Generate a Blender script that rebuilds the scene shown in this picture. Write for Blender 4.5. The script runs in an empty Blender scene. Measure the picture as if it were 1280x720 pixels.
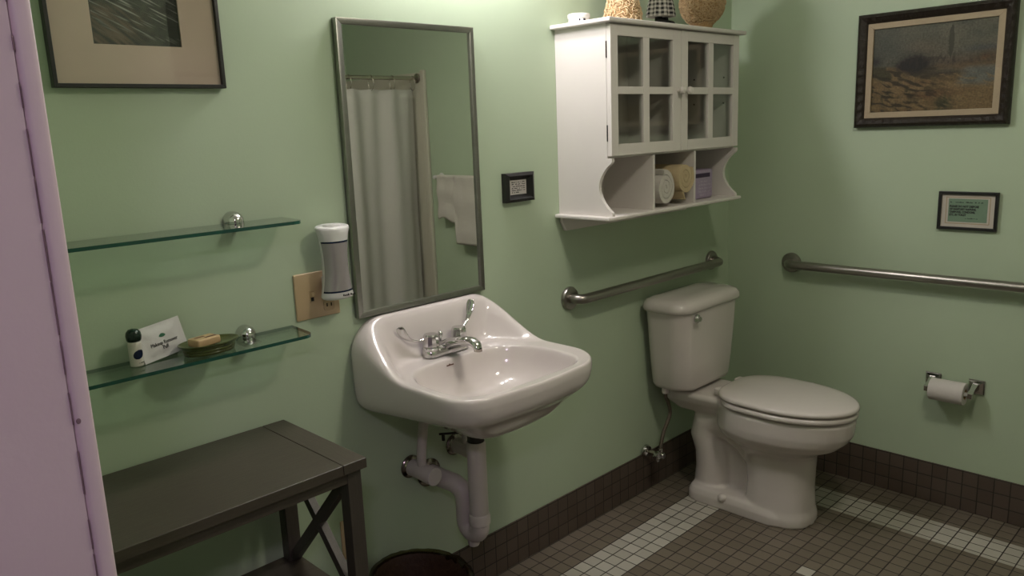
import bpy, bmesh, math, random
from mathutils import Vector, Matrix, noise
random.seed(7)
SC = bpy.context.scene
COL = SC.collection
PI = math.pi

# ------------------------------------------------------------------ materials
def lin(c):
    return tuple((x / 12.92 if x <= .04045 else ((x + .055) / 1.055) ** 2.4) for x in c)
def srgb(r, g, b): return lin((r / 255, g / 255, b / 255))

class NT:
    """tiny helper round a node tree"""
    def __init__(s, m):
        m.use_nodes = True
        s.t = m.node_tree; s.n = s.t.nodes; s.l = s.t.links
        s.bsdf = s.n.get('Principled BSDF'); s.out = s.n.get('Material Output')
    def new(s, k, **kw):
        x = s.n.new(k)
        for a, b in kw.items(): setattr(x, a, b)
        return x
    def put(s, sock, v):
        if isinstance(v, bpy.types.NodeSocket): s.l.new(v, sock)
        else: sock.default_value = v
    def math(s, op, a, b=None, c=None):
        x = s.new('ShaderNodeMath', operation=op)
        s.put(x.inputs[0], a)
        if b is not None: s.put(x.inputs[1], b)
        if c is not None: s.put(x.inputs[2], c)
        return x.outputs[0]
    def mix(s, f, a, b):
        x = s.new('ShaderNodeMix', data_type='RGBA')
        s.put(x.inputs[0], f)
        s.put(x.inputs[6], a if isinstance(a, bpy.types.NodeSocket) else (*a, 1)); s.put(x.inputs[7], b if isinstance(b, bpy.types.NodeSocket) else (*b, 1))
        return x.outputs[2]
    def noise(s, scale, detail=3, rough=.55, vec=None, dist=0.):
        x = s.new('ShaderNodeTexNoise'); x.inputs['Scale'].default_value = scale
        x.inputs['Detail'].default_value = detail; x.inputs['Roughness'].default_value = rough; x.inputs['Distortion'].default_value = dist
        s.l.new(vec if vec is not None else s.pos(), x.inputs['Vector'])
        return x.outputs['Fac']
    def pos(s):
        if not hasattr(s, '_p'):
            s._p = s.new('ShaderNodeTexCoord').outputs['Object']
        return s._p
    def bump(s, h, strength=.2, dist=.01):
        x = s.new('ShaderNodeBump'); x.inputs['Strength'].default_value = strength; x.inputs['Distance'].default_value = dist
        s.l.new(h, x.inputs['Height']); s.l.new(x.outputs[0], s.bsdf.inputs['Normal'])

def mat(name, col, rough=.5, metal=0., var=.06, scale=30., bump=0., bscale=200., spec=.5, coat=0., stretch=None):
    m = bpy.data.materials.new(name); t = NT(m); b = t.bsdf
    vec = t.pos()
    if stretch:
        mp = t.new('ShaderNodeMapping'); mp.inputs['Scale'].default_value = stretch
        t.l.new(vec, mp.inputs['Vector']); vec = mp.outputs[0]
    f = t.noise(scale, 4, .6, vec)
    lo = tuple(max(0, c * (1 - var)) for c in col); hi = tuple(min(1, c * (1 + var)) for c in col)
    t.l.new(t.mix(f, lo, hi), b.inputs['Base Color'])
    b.inputs['Roughness'].default_value = rough; b.inputs['Metallic'].default_value = metal
    b.inputs['Specular IOR Level'].default_value = spec; b.inputs['Coat Weight'].default_value = coat
    b.inputs['Coat Roughness'].default_value = .05
    if bump: t.bump(t.noise(bscale, 3, .6, vec), bump, .004)
    return m

def wall_paint(name, col):
    m = bpy.data.materials.new(name); t = NT(m)
    f = t.noise(2.2, 4, .6); g = t.noise(160, 4, .7)
    lo = tuple(c * .95 for c in col); hi = tuple(c * 1.05 for c in col)
    t.l.new(t.mix(f, lo, hi), t.bsdf.inputs['Base Color'])
    t.bsdf.inputs['Roughness'].default_value = .55; t.bsdf.inputs['Specular IOR Level'].default_value = .35
    t.bump(g, .10, .003)
    return m

TILE = .0535
def tile_mat(name, kind):
    """two inch mosaic: kind floor has the two white bands and scattered white tiles"""
    m = bpy.data.materials.new(name); t = NT(m)
    sx = t.new('ShaderNodeSeparateXYZ'); t.l.new(t.pos(), sx.inputs[0])
    X, Y, Z = sx.outputs
    if kind == 'floor':
        a = t.math('DIVIDE', t.math('ADD', X, 10 * TILE * 10), .0532); b = t.math('DIVIDE', t.math('ADD', Y, .010 + 100 * .0530), .0530)
    elif kind == 'basex':
        a = t.math('DIVIDE', t.math('ADD', X, .02 + 100 * TILE), TILE); b = t.math('DIVIDE', Z, .0533)
    else:
        a = t.math('DIVIDE', t.math('ADD', Y, .0035 + 100 * .0537), .0537); b = t.math('DIVIDE', Z, .0533)
    fa, fb = t.math('FRACT', a), t.math('FRACT', b)
    ia, ib = t.math('FLOOR', a), t.math('FLOOR', b)
    g = .034
    def edge(f):
        d = t.math('ABSOLUTE', t.math('SUBTRACT', f, .5))
        mr = t.new('ShaderNodeMapRange'); t.l.new(d, mr.inputs[0])
        mr.inputs[1].default_value = .5 - g * 1.35; mr.inputs[2].default_value = .5 - g * .75
        return mr.outputs[0]
    grout = t.math('MAXIMUM', edge(fa), edge(fb))
    cv = t.new('ShaderNodeCombineXYZ'); t.l.new(ia, cv.inputs[0]); t.l.new(ib, cv.inputs[1])
    wn = t.new('ShaderNodeTexWhiteNoise', noise_dimensions='2D'); t.l.new(cv.outputs[0], wn.inputs['Vector'])
    v = wn.outputs['Value']
    sp = t.noise(140, 4, .7)
    dark = t.mix(v, (.150, .122, .092), (.200, .168, .128)) if kind == 'floor' else t.mix(v, (.088, .064, .050), (.118, .088, .070))
    dark = t.mix(t.math('MULTIPLY', sp, .45), dark, (.13, .11, .088) if kind == 'floor' else (.08, .06, .048))
    colr = dark
    if kind == 'floor':
        white = t.mix(v, (.40, .375, .325), (.49, .465, .41))
        def between(x, lo, hi): return t.math('MULTIPLY', t.math('GREATER_THAN', x, lo), t.math('LESS_THAN', x, hi))
        A = between(Y, -.010 - .053 * 6 + .001, -.010 - .053 * 3 - .001)
        X0 = .0532
        B = between(X, -X0 * 6 + .001, -X0 * 3 - .001)
        A = t.math('MULTIPLY', A, t.math('LESS_THAN', X, -X0 * 3 - .001)); B = t.math('MULTIPLY', B, t.math('LESS_THAN', Y, -.170))
        # lone white tiles on a wide diagonal lattice
        ka = t.math('FLOORED_MODULO', t.math('SUBTRACT', ia, 85.), 12.); kb = t.math('FLOORED_MODULO', t.math('SUBTRACT', ib, 85.), 12.)
        D = t.math('MULTIPLY', t.math('LESS_THAN', ka, .5), t.math('LESS_THAN', kb, .5))
        D = t.math('MULTIPLY', D, t.math('LESS_THAN', Y, -.35)); D = t.math('MULTIPLY', D, t.math('LESS_THAN', X, -.35))
        w = t.math('MAXIMUM', t.math('MAXIMUM', A, B), D)
        colr = t.mix(w, dark, white)
    colr = t.mix(grout, colr, (.030, .024, .020))
    t.l.new(colr, t.bsdf.inputs['Base Color'])
    t.bsdf.inputs['Roughness'].default_value = .5; t.bsdf.inputs['Specular IOR Level'].default_value = .35
    h = t.math('SUBTRACT', t.math('MULTIPLY', sp, .12), grout)
    t.bump(h, .45, .003)
    return m

def clear_glass(name, tint, refl=1.0, rough=.02):
    m = bpy.data.materials.new(name); t = NT(m); t.n.remove(t.bsdf)
    tr = t.new('ShaderNodeBsdfTransparent'); tr.inputs[0].default_value = (*tint, 1)
    gl = t.new('ShaderNodeBsdfGlossy'); gl.inputs['Roughness'].default_value = rough
    lw = t.new('ShaderNodeLayerWeight'); lw.inputs['Blend'].default_value = .5
    fr = t.math('ADD', t.math('MULTIPLY', t.math('POWER', lw.outputs['Facing'], 5.), .96), .04)
    sm = t.noise(8, 2); f = t.math('MULTIPLY', fr, t.math('ADD', t.math('MULTIPLY', sm, .2), refl - .1))
    mx = t.new('ShaderNodeMixShader'); t.l.new(f, mx.inputs[0]); t.l.new(tr.outputs[0], mx.inputs[1]); t.l.new(gl.outputs[0], mx.inputs[2])
    t.l.new(mx.outputs[0], t.out.inputs['Surface'])
    return m

def emitter(name, col, strength):
    m = bpy.data.materials.new(name); t = NT(m)
    t.bsdf.inputs['Base Color'].default_value = (.9, .9, .9, 1)
    t.bsdf.inputs['Emission Color'].default_value = (*col, 1); t.bsdf.inputs['Emission Strength'].default_value = strength
    f = t.noise(20, 2); t.l.new(t.math('ADD', t.math('MULTIPLY', f, .1), .3), t.bsdf.inputs['Roughness'])
    return m

def vcol_mat(name, rough=.6, bump=0.):
    m = bpy.data.materials.new(name); t = NT(m)
    a = t.new('ShaderNodeAttribute', attribute_name='Col')
    f = t.noise(300, 3)
    t.l.new(t.mix(t.math('MULTIPLY', f, .25), a.outputs['Color'], (.05, .045, .035)), t.bsdf.inputs['Base Color'])
    t.bsdf.inputs['Roughness'].default_value = rough; t.bsdf.inputs['Specular IOR Level'].default_value = .25
    if bump: t.bump(f, bump, .002)
    return m

GREEN = (.455, .55, .40)
M = {}
M['wall'] = wall_paint('green wall paint', GREEN)
M['ceil'] = wall_paint('ceiling paint', (.70, .70, .64))
M['floor'] = tile_mat('mosaic floor tile', 'floor')
M['base_x'] = tile_mat('mosaic base tile back', 'basex')
M['base_y'] = tile_mat('mosaic base tile right', 'basey')
M['pinkish'] = mat('door paint with hall light tint', (.72, .575, .645), .45, var=.05, scale=6, bump=.08, bscale=60)  # lilac cast of the hall light is mixed into this paint colour
M['seam'] = mat('cracked paint seam', (.22, .14, .17), .8, var=.6, scale=60)
M['hall'] = wall_paint('hall paint', (.55, .5, .5))
M['ceramic'] = mat('white vitreous china', (.66, .605, .585), .12, var=.02, scale=5, spec=.55, coat=.3)
M['seat'] = mat('white toilet seat plastic', (.66, .605, .58), .2, var=.02, scale=5)
M['chrome'] = mat('polished chrome', (.62, .61, .60), .07, 1., var=.03, scale=15)
M['steel'] = mat('brushed stainless steel', (.36, .335, .31), .32, 1., var=.12, scale=60, bump=.05, bscale=300, stretch=(1, 1, 8))
M['mframe'] = mat('mirror steel frame', (.30, .30, .275), .35, 1., var=.15, scale=40)
M['nickel'] = mat('satin nickel', (.55, .50, .45), .18, 1., var=.06, scale=20)
M['blackmetal'] = mat('dark aged metal', (.03, .027, .025), .35, .8, var=.3, scale=60)
M['brass'] = mat('dark chrome ring', (.25, .22, .20), .2, 1., var=.1)
M['rubber'] = mat('black rubber sleeve', (.02, .016, .014), .6, var=.4, scale=60, bump=.4, bscale=120)
M['pipe'] = mat('white vinyl pipe cover', (.58, .52, .50), .45, var=.05, scale=20)
M['hose'] = mat('braided supply hose', (.17, .14, .11), .35, .7, var=.35, scale=260, bump=.6, bscale=600)
M['cab'] = mat('white painted cabinet', (.70, .655, .63), .42, var=.03, scale=10)
M['pane'] = clear_glass('cabinet door glass', (.90, .92, .90), 1.6, .05)
M['artglass'] = clear_glass('picture glass', (.97, .97, .97), .8, .01)
M['shelfglass'] = clear_glass('green tinted glass', (.86, .94, .90), 1.5, .01)
M['shelfedge'] = mat('glass edge', (.012, .075, .055), .12, var=.3, scale=25)
M['dishglass'] = mat('olive glass', (.10, .115, .035), .12, var=.3, scale=40)
M['dishglass'].node_tree.nodes['Principled BSDF'].inputs['Transmission Weight'].default_value = .35
M['black'] = mat('black frame lacquer', (.008, .008, .008), .35, var=.3, scale=60)
M['bronze'] = mat('dark carved frame', (.016, .010, .006), .45, var=.6, scale=90, bump=.7, bscale=160)
M['liner'] = mat('linen liner', (.40, .32, .22), .8, var=.1, scale=150, bump=.3, bscale=500)
M['mat_board'] = mat('beige mat board', (.63, .50, .40), .8, var=.04, scale=40)
M['white_mat'] = mat('pale mat board', (.52, .48, .42), .8, var=.04, scale=40)
M['paper'] = mat('white paper', (.62, .58, .56), .7, var=.04, scale=60, bump=.1, bscale=120)
M['greenpaper'] = mat('green card', (.17, .26, .18), .7, var=.08, scale=60)
M['ink'] = mat('black ink', (.012, .012, .012), .6, var=.2)
M['ivory'] = mat('ivory plastic', (.50, .37, .22), .35, var=.04, scale=20)
M['ivory_dark'] = mat('ivory plastic inset', (.42, .31, .18), .35, var=.04, scale=20)
M['slot'] = mat('dark slot', (.01, .009, .008), .7, var=.3)
M['devwhite'] = mat('white glossy plastic', (.68, .67, .66), .25, var=.02)
M['devsilver'] = mat('silver plastic', (.40, .365, .375), .22, .35, var=.04)
M['devband'] = mat('blue black band', (.006, .012, .04), .25, var=.3)
M['wood'] = mat('dark grey stained wood', (.060, .049, .037), .38, var=.35, scale=16, bump=.12, bscale=30, stretch=(1, 12, 12))
M['wood_y'] = mat('dark grey stained wood end', (.062, .051, .039), .38, var=.35, scale=16, bump=.12, bscale=30, stretch=(12, 1, 12))
M['wood_z'] = mat('dark grey stained wood leg', (.055, .046, .038), .42, var=.3, scale=16, bump=.12, bscale=30, stretch=(12, 12, 1))
M['towelwhite'] = mat('white terry', (.66, .62, .57), .95, var=.08, scale=180, bump=.9, bscale=420)
M['towelcream'] = mat('cream terry', (.62, .49, .30), .95, var=.1, scale=180, bump=.9, bscale=420)
M['purple'] = mat('pale purple wrapper', (.36, .29, .42), .3, var=.15, scale=50, bump=.2, bscale=40)
M['purple_dark'] = mat('dark purple band', (.035, .01, .06), .35, var=.2)
M['lilac_print'] = mat('lilac print', (.46, .39, .50), .4, var=.1)
M['straw'] = mat('straw', (.68, .50, .30), .8, var=.5, scale=160)
M['straw_brown'] = mat('brown straw', (.50, .36, .20), .8, var=.55, scale=160)
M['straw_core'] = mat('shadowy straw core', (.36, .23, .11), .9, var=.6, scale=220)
M['soap'] = mat('tan soap wrapper', (.50, .34, .18), .55, var=.12, scale=80)
M['soap_mark'] = mat('dark brown print', (.10, .035, .02), .6, var=.3)
M['bottle'] = mat('bottle plastic', (.60, .56, .50), .25, var=.03)
M['cap'] = mat('green black cap', (.006, .02, .012), .2, var=.3)
M['leaf'] = mat('green print', (.02, .12, .06), .6, var=.2)
M['packet'] = mat('white packet', (.60, .565, .56), .45, var=.03, scale=30, bump=.15, bscale=60)
M['curtain'] = mat('white curtain', (.55, .53, .49), .85, var=.03, scale=60, bump=.2, bscale=400)
M['panel'] = mat('cream shower panel', (.58, .55, .46), .35, var=.04, scale=6)
M['bin'] = mat('brown woven bin', (.05, .022, .010), .6, var=.5, scale=60, bump=.8, bscale=90)
M['linerbag'] = clear_glass('bin liner film', (.42, .38, .24), 2.0, .2)
M['doll_black'] = mat('black felt', (.008, .008, .008), .8, var=.3)
M['doll_skin'] = mat('muslin', (.45, .33, .22), .9, var=.1, scale=150)
M['mirror'] = mat('mirror silver', (.84, .86, .83), .012, 1., var=.01, scale=3)
M['warm_bulb'] = emitter('vanity bulb', (1., .935, .96), 110.)
M['ceil_bulb'] = emitter('ceiling dome', (1., .92, .76), 53.)
M['hall_bulb'] = emitter('hall dome', (.93, .75, 1.0), 62.)
M['painting'] = vcol_mat('oil paint', .55, .3)
M['print'] = vcol_mat('art print', .6)

def gingham():
    m = bpy.data.materials.new('black and white gingham'); t = NT(m)
    uv = t.new('ShaderNodeTexCoord').outputs['UV']
    s = t.new('ShaderNodeSeparateXYZ'); t.l.new(uv, s.inputs[0])
    a = t.math('GREATER_THAN', t.math('FRACT', t.math('MULTIPLY', s.outputs[0], 17.)), .5)
    b = t.math('GREATER_THAN', t.math('FRACT', t.math('MULTIPLY', s.outputs[1], 9.)), .5)
    v = t.math('MULTIPLY', t.math('ADD', a, b), .5)
    t.l.new(t.mix(v, (.5, .47, .43), (.008, .008, .008)), t.bsdf.inputs['Base Color']); t.bsdf.inputs['Roughness'].default_value = .9
    return m
M['gingham'] = gingham()

# ------------------------------------------------------------------ mesh helpers
def bm_new(): return bmesh.new()
def box(bm, x0, x1, y0, y1, z0, z1, bev=0., seg=2):
    r = bmesh.ops.create_cube(bm, size=1.)
    vs = r['verts']
    for v in vs:
        v.co = Vector(((x0 + x1) / 2 + v.co.x * abs(x1 - x0), (y0 + y1) / 2 + v.co.y * abs(y1 - y0), (z0 + z1) / 2 + v.co.z * abs(z1 - z0)))
    if bev:
        es = list({e for v in vs for e in v.link_edges})
        bmesh.ops.bevel(bm, geom=es, offset=bev, segments=seg, profile=.5, affect='EDGES')
    return vs
def loft(bm, rings, cap0=True, cap1=True, closed=True):
    R = [[bm.verts.new(p) for p in r] for r in rings]
    n = len(R[0]); m = n if closed else n - 1
    for i in range(len(R) - 1):
        for j in range(m):
            k = (j + 1) % n
            try: bm.faces.new((R[i][j], R[i][k], R[i + 1][k], R[i + 1][j]))
            except ValueError: pass
    if cap0: bm.faces.new(R[0][::-1])
    if cap1: bm.faces.new(R[-1])
    return R
def frame_of(d):
    d = d.normalized(); a = Vector((0, 0, 1)) if abs(d.z) < .9 else Vector((1, 0, 0))
    u = d.cross(a).normalized(); return u, d.cross(u).normalized()
def tube(bm, pts, r, seg=14, caps=True, flat=1.):
    pts = [Vector(p) for p in pts]; n = len(pts); rings = []
    rr = r if isinstance(r, (list, tuple)) else [r] * n
    u = None
    for i, p in enumerate(pts):
        d = (pts[min(i + 1, n - 1)] - pts[max(i - 1, 0)]).normalized()
        if u is None: u, w = frame_of(d)
        else:
            u = (u - d * u.dot(d)).normalized(); w = d.cross(u)
        rings.append([p + (u * math.cos(2 * PI * k / seg) + w * math.sin(2 * PI * k / seg) * flat) * rr[i] for k in range(seg)])
    loft(bm, rings, caps, caps)
def lathe(bm, prof, origin=(0, 0, 0), axis=(0, 0, 1), seg=32, sx=1., sy=1.):
    """prof: (radius, height) along axis"""
    o = Vector(origin); d = Vector(axis).normalized(); u, w = frame_of(d)
    rings = [[o + d * h + (u * math.cos(2 * PI * k / seg) * sx + w * math.sin(2 * PI * k / seg) * sy) * max(r, 1e-5) for k in range(seg)] for r, h in prof]
    loft(bm, rings, True, True)
def prism(bm, poly, ax, a0, a1, bev=0.):
    """extrude a 2D outline along axis ax ('x','y','z')"""
    def P(p, a):
        return {'x': (a, p[0], p[1]), 'y': (p[0], a, p[1]), 'z': (p[0], p[1], a)}[ax]
    A = [bm.verts.new(P(p, a0)) for p in poly]; B = [bm.verts.new(P(p, a1)) for p in poly]
    n = len(poly)
    bm.faces.new(A[::-1]); bm.faces.new(B)
    for i in range(n): bm.faces.new((A[i], A[(i + 1) % n], B[(i + 1) % n], B[i]))
    if bev:
        es = [e for e in bm.edges if e.verts[0] in set(A + B) and e.verts[1] in set(A + B)]
        bmesh.ops.bevel(bm, geom=es, offset=bev, segments=2, profile=.5, affect='EDGES')
def ring_frame(bm, horiz, h0, h1, v0, v1, w, d0, d1, plane, bev=.001, ws=None):
    """rectangular picture frame of four mitred bars; plane 'y' (on back wall) or 'x' (on right wall)"""
    o = [(h0, v0), (h1, v0), (h1, v1), (h0, v1)]
    s = 1 if h1 > h0 else -1
    i = [(h0 + s * w, v0 + w), (h1 - s * w, v0 + w), (h1 - s * w, v1 - w), (h0 + s * w, v1 - w)]
    for k in range(4):
        l = (k + 1) % 4
        prism(bm, [o[k], o[l], i[l], i[k]], plane, d0, d1, bev)
def obj(name, bm, m, parent=None, smooth=0., label=None):
    bmesh.ops.recalc_face_normals(bm, faces=bm.faces[:])
    me = bpy.data.meshes.new(name); bm.to_mesh(me); bm.free()
    o = bpy.data.objects.new(name, me); COL.objects.link(o)
    for x in (m if isinstance(m, list) else [m]): me.materials.append(x)
    if smooth:
        me.polygons.foreach_set('use_smooth', [True] * len(me.polygons))
        me.set_sharp_from_angle(angle=math.radians(smooth))
    if parent: adopt(o, parent)
    if label: o['label'] = label
    return o
def adopt(o, parent):
    off = Vector(); p = parent
    while p: off += p.location; p = p.parent
    o.parent = parent; o.matrix_parent_inverse = Matrix.Translation(-world_loc(parent))
def world_loc(p):
    # things are only translated; mesh parts keep world coordinates in their vertices
    return p.location.copy() if p.parent is None else Vector((0, 0, 0))
def tag(o, label, cat, group=None):
    o['label'] = label; o['category'] = cat
    if group: o['group'] = group
    return o
def thing(name, label, cat, loc=(0, 0, 0), group=None):
    o = bpy.data.objects.new(name, None); COL.objects.link(o); o.location = loc; o.empty_display_size = .05
    return tag(o, label, cat, group)
def struct(name, bm, m, parent=None, smooth=0.):
    o = obj(name, bm, m, parent, smooth)
    if parent is None: o['kind'] = 'structure'
    return o
def subsurf(o, lv=1):
    md = o.modifiers.new('sub', 'SUBSURF'); md.levels = lv; md.render_levels = lv
def text_mesh(name, body, size, parent, m, origin, ux, uy, depth=.0004, align='CENTER', label=None, shear=0., squash=1., bold=0.):
    cu = bpy.data.curves.new(name + '_tmp', 'FONT'); cu.body = body; cu.size = size; cu.align_x = align; cu.align_y = 'CENTER'
    cu.extrude = depth; cu.shear = shear; cu.resolution_u = 2; cu.offset = bold; cu.space_line = .9
    t = bpy.data.objects.new(name + '_tmp', cu); COL.objects.link(t)
    dg = bpy.context.evaluated_depsgraph_get(); dg.update()
    me = bpy.data.meshes.new_from_object(t.evaluated_get(dg))
    bpy.data.objects.remove(t); bpy.data.curves.remove(cu)
    ux = Vector(ux).normalized(); uy = Vector(uy).normalized(); uz = ux.cross(uy); o_ = Vector(origin)
    for v in me.vertices: v.co = o_ + ux * v.co.x * squash + uy * v.co.y + uz * v.co.z
    me.name = name; me.materials.clear(); me.materials.append(m)
    o = bpy.data.objects.new(name, me); COL.objects.link(o); adopt(o, parent)
    if label: o['label'] = label
    return o
def squiggles(name, parent, m, origin, ux, uy, rows, width, pitch, h, depth=.0005, seed=1, fill=1.):
    """lines of writing too small to read: a broken stroke for each word"""
    rnd = random.Random(seed); bm = bm_new(); ux = Vector(ux).normalized(); uy = Vector(uy).normalized(); uz = ux.cross(uy); o_ = Vector(origin)
    for r in range(rows):
        x = -width / 2; end = width / 2 * (1 if r < rows - 1 or rows == 1 else .1) * fill
        while x < end:
            w = rnd.uniform(.5, 1.0) * h * 1.1
            hh = h * rnd.choice((.62, .62, 1.))
            if rnd.random() > .2:
                c = o_ + ux * (x + w / 2) + uy * (-r * pitch + hh / 2 - h / 2)
                q = [c + ux * sx * w * .38 + uy * sy * hh * .5 + uz * sz for sx, sy, sz in ((-1, -1, 0), (1, -1, 0), (1, 1, 0), (-1, 1, 0), (-1, -1, depth), (1, -1, depth), (1, 1, depth), (-1, 1, depth))]
                vs = [bm.verts.new(p) for p in q]
                for f in ((0, 1, 2, 3), (4, 5, 6, 7), (0, 1, 5, 4), (1, 2, 6, 5), (2, 3, 7, 6), (3, 0, 4, 7)): bm.faces.new([vs[i] for i in f])
            x += w
    return obj(name, bm, m, parent)
def arc(c, r, a0, a1, n, ux, uy):
    c = Vector(c); ux = Vector(ux); uy = Vector(uy)
    return [c + ux * r * math.cos(a0 + (a1 - a0) * i / n) + uy * r * math.sin(a0 + (a1 - a0) * i / n) for i in range(n + 1)]
def sstep(a, b, x):
    t = min(1, max(0, (x - a) / (b - a))); return t * t * (3 - 2 * t)
def rrect(cx, cy, hx, hy, r, n=8):
    pts = []
    for (sx, sy, a0) in ((1, 1, 0), (-1, 1, PI / 2), (-1, -1, PI), (1, -1, 3 * PI / 2)):
        for k in range(n + 1):
            a = a0 + PI / 2 * k / n
            pts.append((cx + sx * (hx - r) + r * math.cos(a), cy + sy * (hy - r) + r * math.sin(a)))
    return pts
def polar(poly, c, n):
    """distance from c to the outline in n even directions"""
    out = []
    for k in range(n):
        a = 2 * PI * k / n; dx, dy = math.cos(a), math.sin(a); best = 0
        for i in range(len(poly)):
            x1, y1 = poly[i][0] - c[0], poly[i][1] - c[1]; x2, y2 = poly[(i + 1) % len(poly)][0] - c[0], poly[(i + 1) % len(poly)][1] - c[1]
            ex, ey = x2 - x1, y2 - y1; den = dx * ey - dy * ex
            if abs(den) < 1e-12: continue
            t = (x1 * ey - y1 * ex) / den; s = (x1 * dy - y1 * dx) / den
            if t > 0 and -1e-6 <= s <= 1 + 1e-6: best = max(best, t)
        out.append(best)
    return out

# ------------------------------------------------------------------ the room
CEIL = 2.45
LX = -2.972                      # inner face of the left wall
bm = bm_new(); box(bm, LX - .12, .1, 0, .1, 0, CEIL); struct('wall_back', bm, M['wall'])
bm = bm_new(); box(bm, 0, .1, -3.1, 0, 0, CEIL); struct('wall_right', bm, M['wall'])
bm = bm_new(); box(bm, -5.2, .1, -4.0, .1, -.08, 0); struct('floor', bm, M['floor'])
bm = bm_new(); box(bm, -5.2, .1, -4.0, .1, CEIL, CEIL + .08); struct('ceiling', bm, M['ceil'])
bm = bm_new()
box(bm, LX - .12, LX, -.93, 0, 0, CEIL)
box(bm, LX - .12, LX, -2.15, -2.03, 0, CEIL)
box(bm, LX - .12, LX, -2.03, -.93, 2.12, CEIL)
struct('wall_left', bm, M['wall'])
bm = bm_new()                   # wall facing the basin, with the shower alcove beside it
box(bm, LX - .12, -1.55, -2.27, -2.15, 0, CEIL)
box(bm, -1.67, -1.55, -3.0, -2.27, 0, CEIL)
box(bm, -1.67, .1, -3.1, -3.0, 0, CEIL)
struct('wall_front', bm, M['wall'])
# tiled base
bm = bm_new(); box(bm, LX, -.007, -.007, 0, 0, .1635, .002); struct('baseboard_back', bm, M['base_x'])
bm = bm_new(); box(bm, -.007, 0, -2.14, 0, 0, .1635, .002); struct('baseboard_right', bm, M['base_y'])
# door frame the photograph is taken through
bm = bm_new()
JX0, JX1, JY = LX - .145, LX + .022, -.95
box(bm, JX0 + .022, LX + .0005, JY, JY + .02, 0, 2.10)
box(bm, JX0 + .022, LX + .0005, -2.03, -2.01, 0, 2.10)
box(bm, JX0 + .022, LX + .0005, -2.03, JY + .02, 2.10, 2.12)
dr = struct('door_1', bm, M['pinkish'])
bm = bm_new()
for x0, x1 in ((LX + .0015, JX1), (JX0, JX0 + .020)):
    box(bm, x0, x1, JY - .001, JY + .085, 0, 2.10, .006, 3); box(bm, x0, x1, -2.10, -2.009, 0, 2.10, .006, 3)
    box(bm, x0, x1, -2.10, JY + .085, 2.102, 2.19, .006, 3)
struct('casing', bm, M['pinkish'], dr, 40)
bm = bm_new()                   # broken line of old paint where casing meets jamb
z = .35; rnd = random.Random(3)
while z < 2.05:
    h = rnd.uniform(.01, .06)
    box(bm, LX + .0002, LX + .0002 + rnd.uniform(.0006, .0014), JY - .0012, JY + .002, z, z + h); z += h + rnd.choice((.002, .006, .02, .03))
struct('paint_seam', bm, M['seam'], dr)
bm = bm_new(); lathe(bm, [(.0005, .0006), (.002, .0005), (.0025, 0)], (LX + .006, JY - .0012, 1.232), (0, -1, 0), 12, 1., 1.3); struct('paint_chip', bm, M['seam'], dr)
# hall outside the door (the photographer stands in it)
bm = bm_new(); box(bm, -5.2, -5.1, -4., .1, 0, CEIL); struct('wall_hall', bm, M['hall'])
# shower surround
bm = bm_new()
box(bm, -.012, 0, -3.0, -2.15, .05, 1.872, .003); box(bm, -1.55, -1.538, -3.0, -2.16, .05, 1.872, .003); box(bm, -1.538, -.012, -3.0, -2.988, .05, 1.872, .003)
struct('trim_1', bm, M['panel'])
bm = bm_new(); box(bm, -.022, 0, -2.165, -2.125, 0, 1.885, .006); struct('trim_2', bm, M['panel'])

# ------------------------------------------------------------------ lights
VY = -.088
vl = thing('vanity_light', 'three bulb vanity light on the wall high above mirror and cabinet', 'light', (-1.58, 0, 2.17))
bm = bm_new(); box(bm, -1.90, -1.26, -.022, 0, 2.13, 2.21, .006); obj('back_plate', bm, M['chrome'], vl, 40)
for x in (-1.78, -1.58, -1.38):
    bm = bm_new(); lathe(bm, [(.026, 0), (.026, .02), (.018, .03)], (x, -.02, 2.17), (0, -1, 0), 20); obj('socket', bm, M['chrome'], vl, 40)
    bm = bm_new(); bmesh.ops.create_uvsphere(bm, u_segments=20, v_segments=14, radius=.042, matrix=Matrix.Translation((x, VY, 2.17))); obj('bulb', bm, M['warm_bulb'], vl, 60)
cl = thing('ceiling_light', 'round flush ceiling light in the middle of the room', 'light', (-1.6, -1.42, CEIL))
bm = bm_new(); lathe(bm, [(.15, 0), (.15, -.025), (.14, -.03)], (-1.6, -1.42, CEIL), (0, 0, 1), 36); obj('rim', bm, M['nickel'], cl, 40)
bm = bm_new(); lathe(bm, [(.135, -.03), (.125, -.055), (.09, -.08), (.04, -.093), (.001, -.096)], (-1.6, -1.42, CEIL), (0, 0, 1), 36); obj('dome', bm, M['ceil_bulb'], cl, 60)
hl = thing('hall_light', 'round flush ceiling light in the hall outside the door', 'light', (-3.7, -2.5, CEIL))
bm = bm_new(); lathe(bm, [(.15, 0), (.15, -.025), (.14, -.03)], (-3.7, -2.5, CEIL), (0, 0, 1), 36); obj('rim', bm, M['nickel'], hl, 40)
bm = bm_new(); lathe(bm, [(.135, -.03), (.125, -.055), (.09, -.08), (.04, -.093), (.001, -.096)], (-3.7, -2.5, CEIL), (0, 0, 1), 36); obj('dome', bm, M['hall_bulb'], hl, 60)

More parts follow.
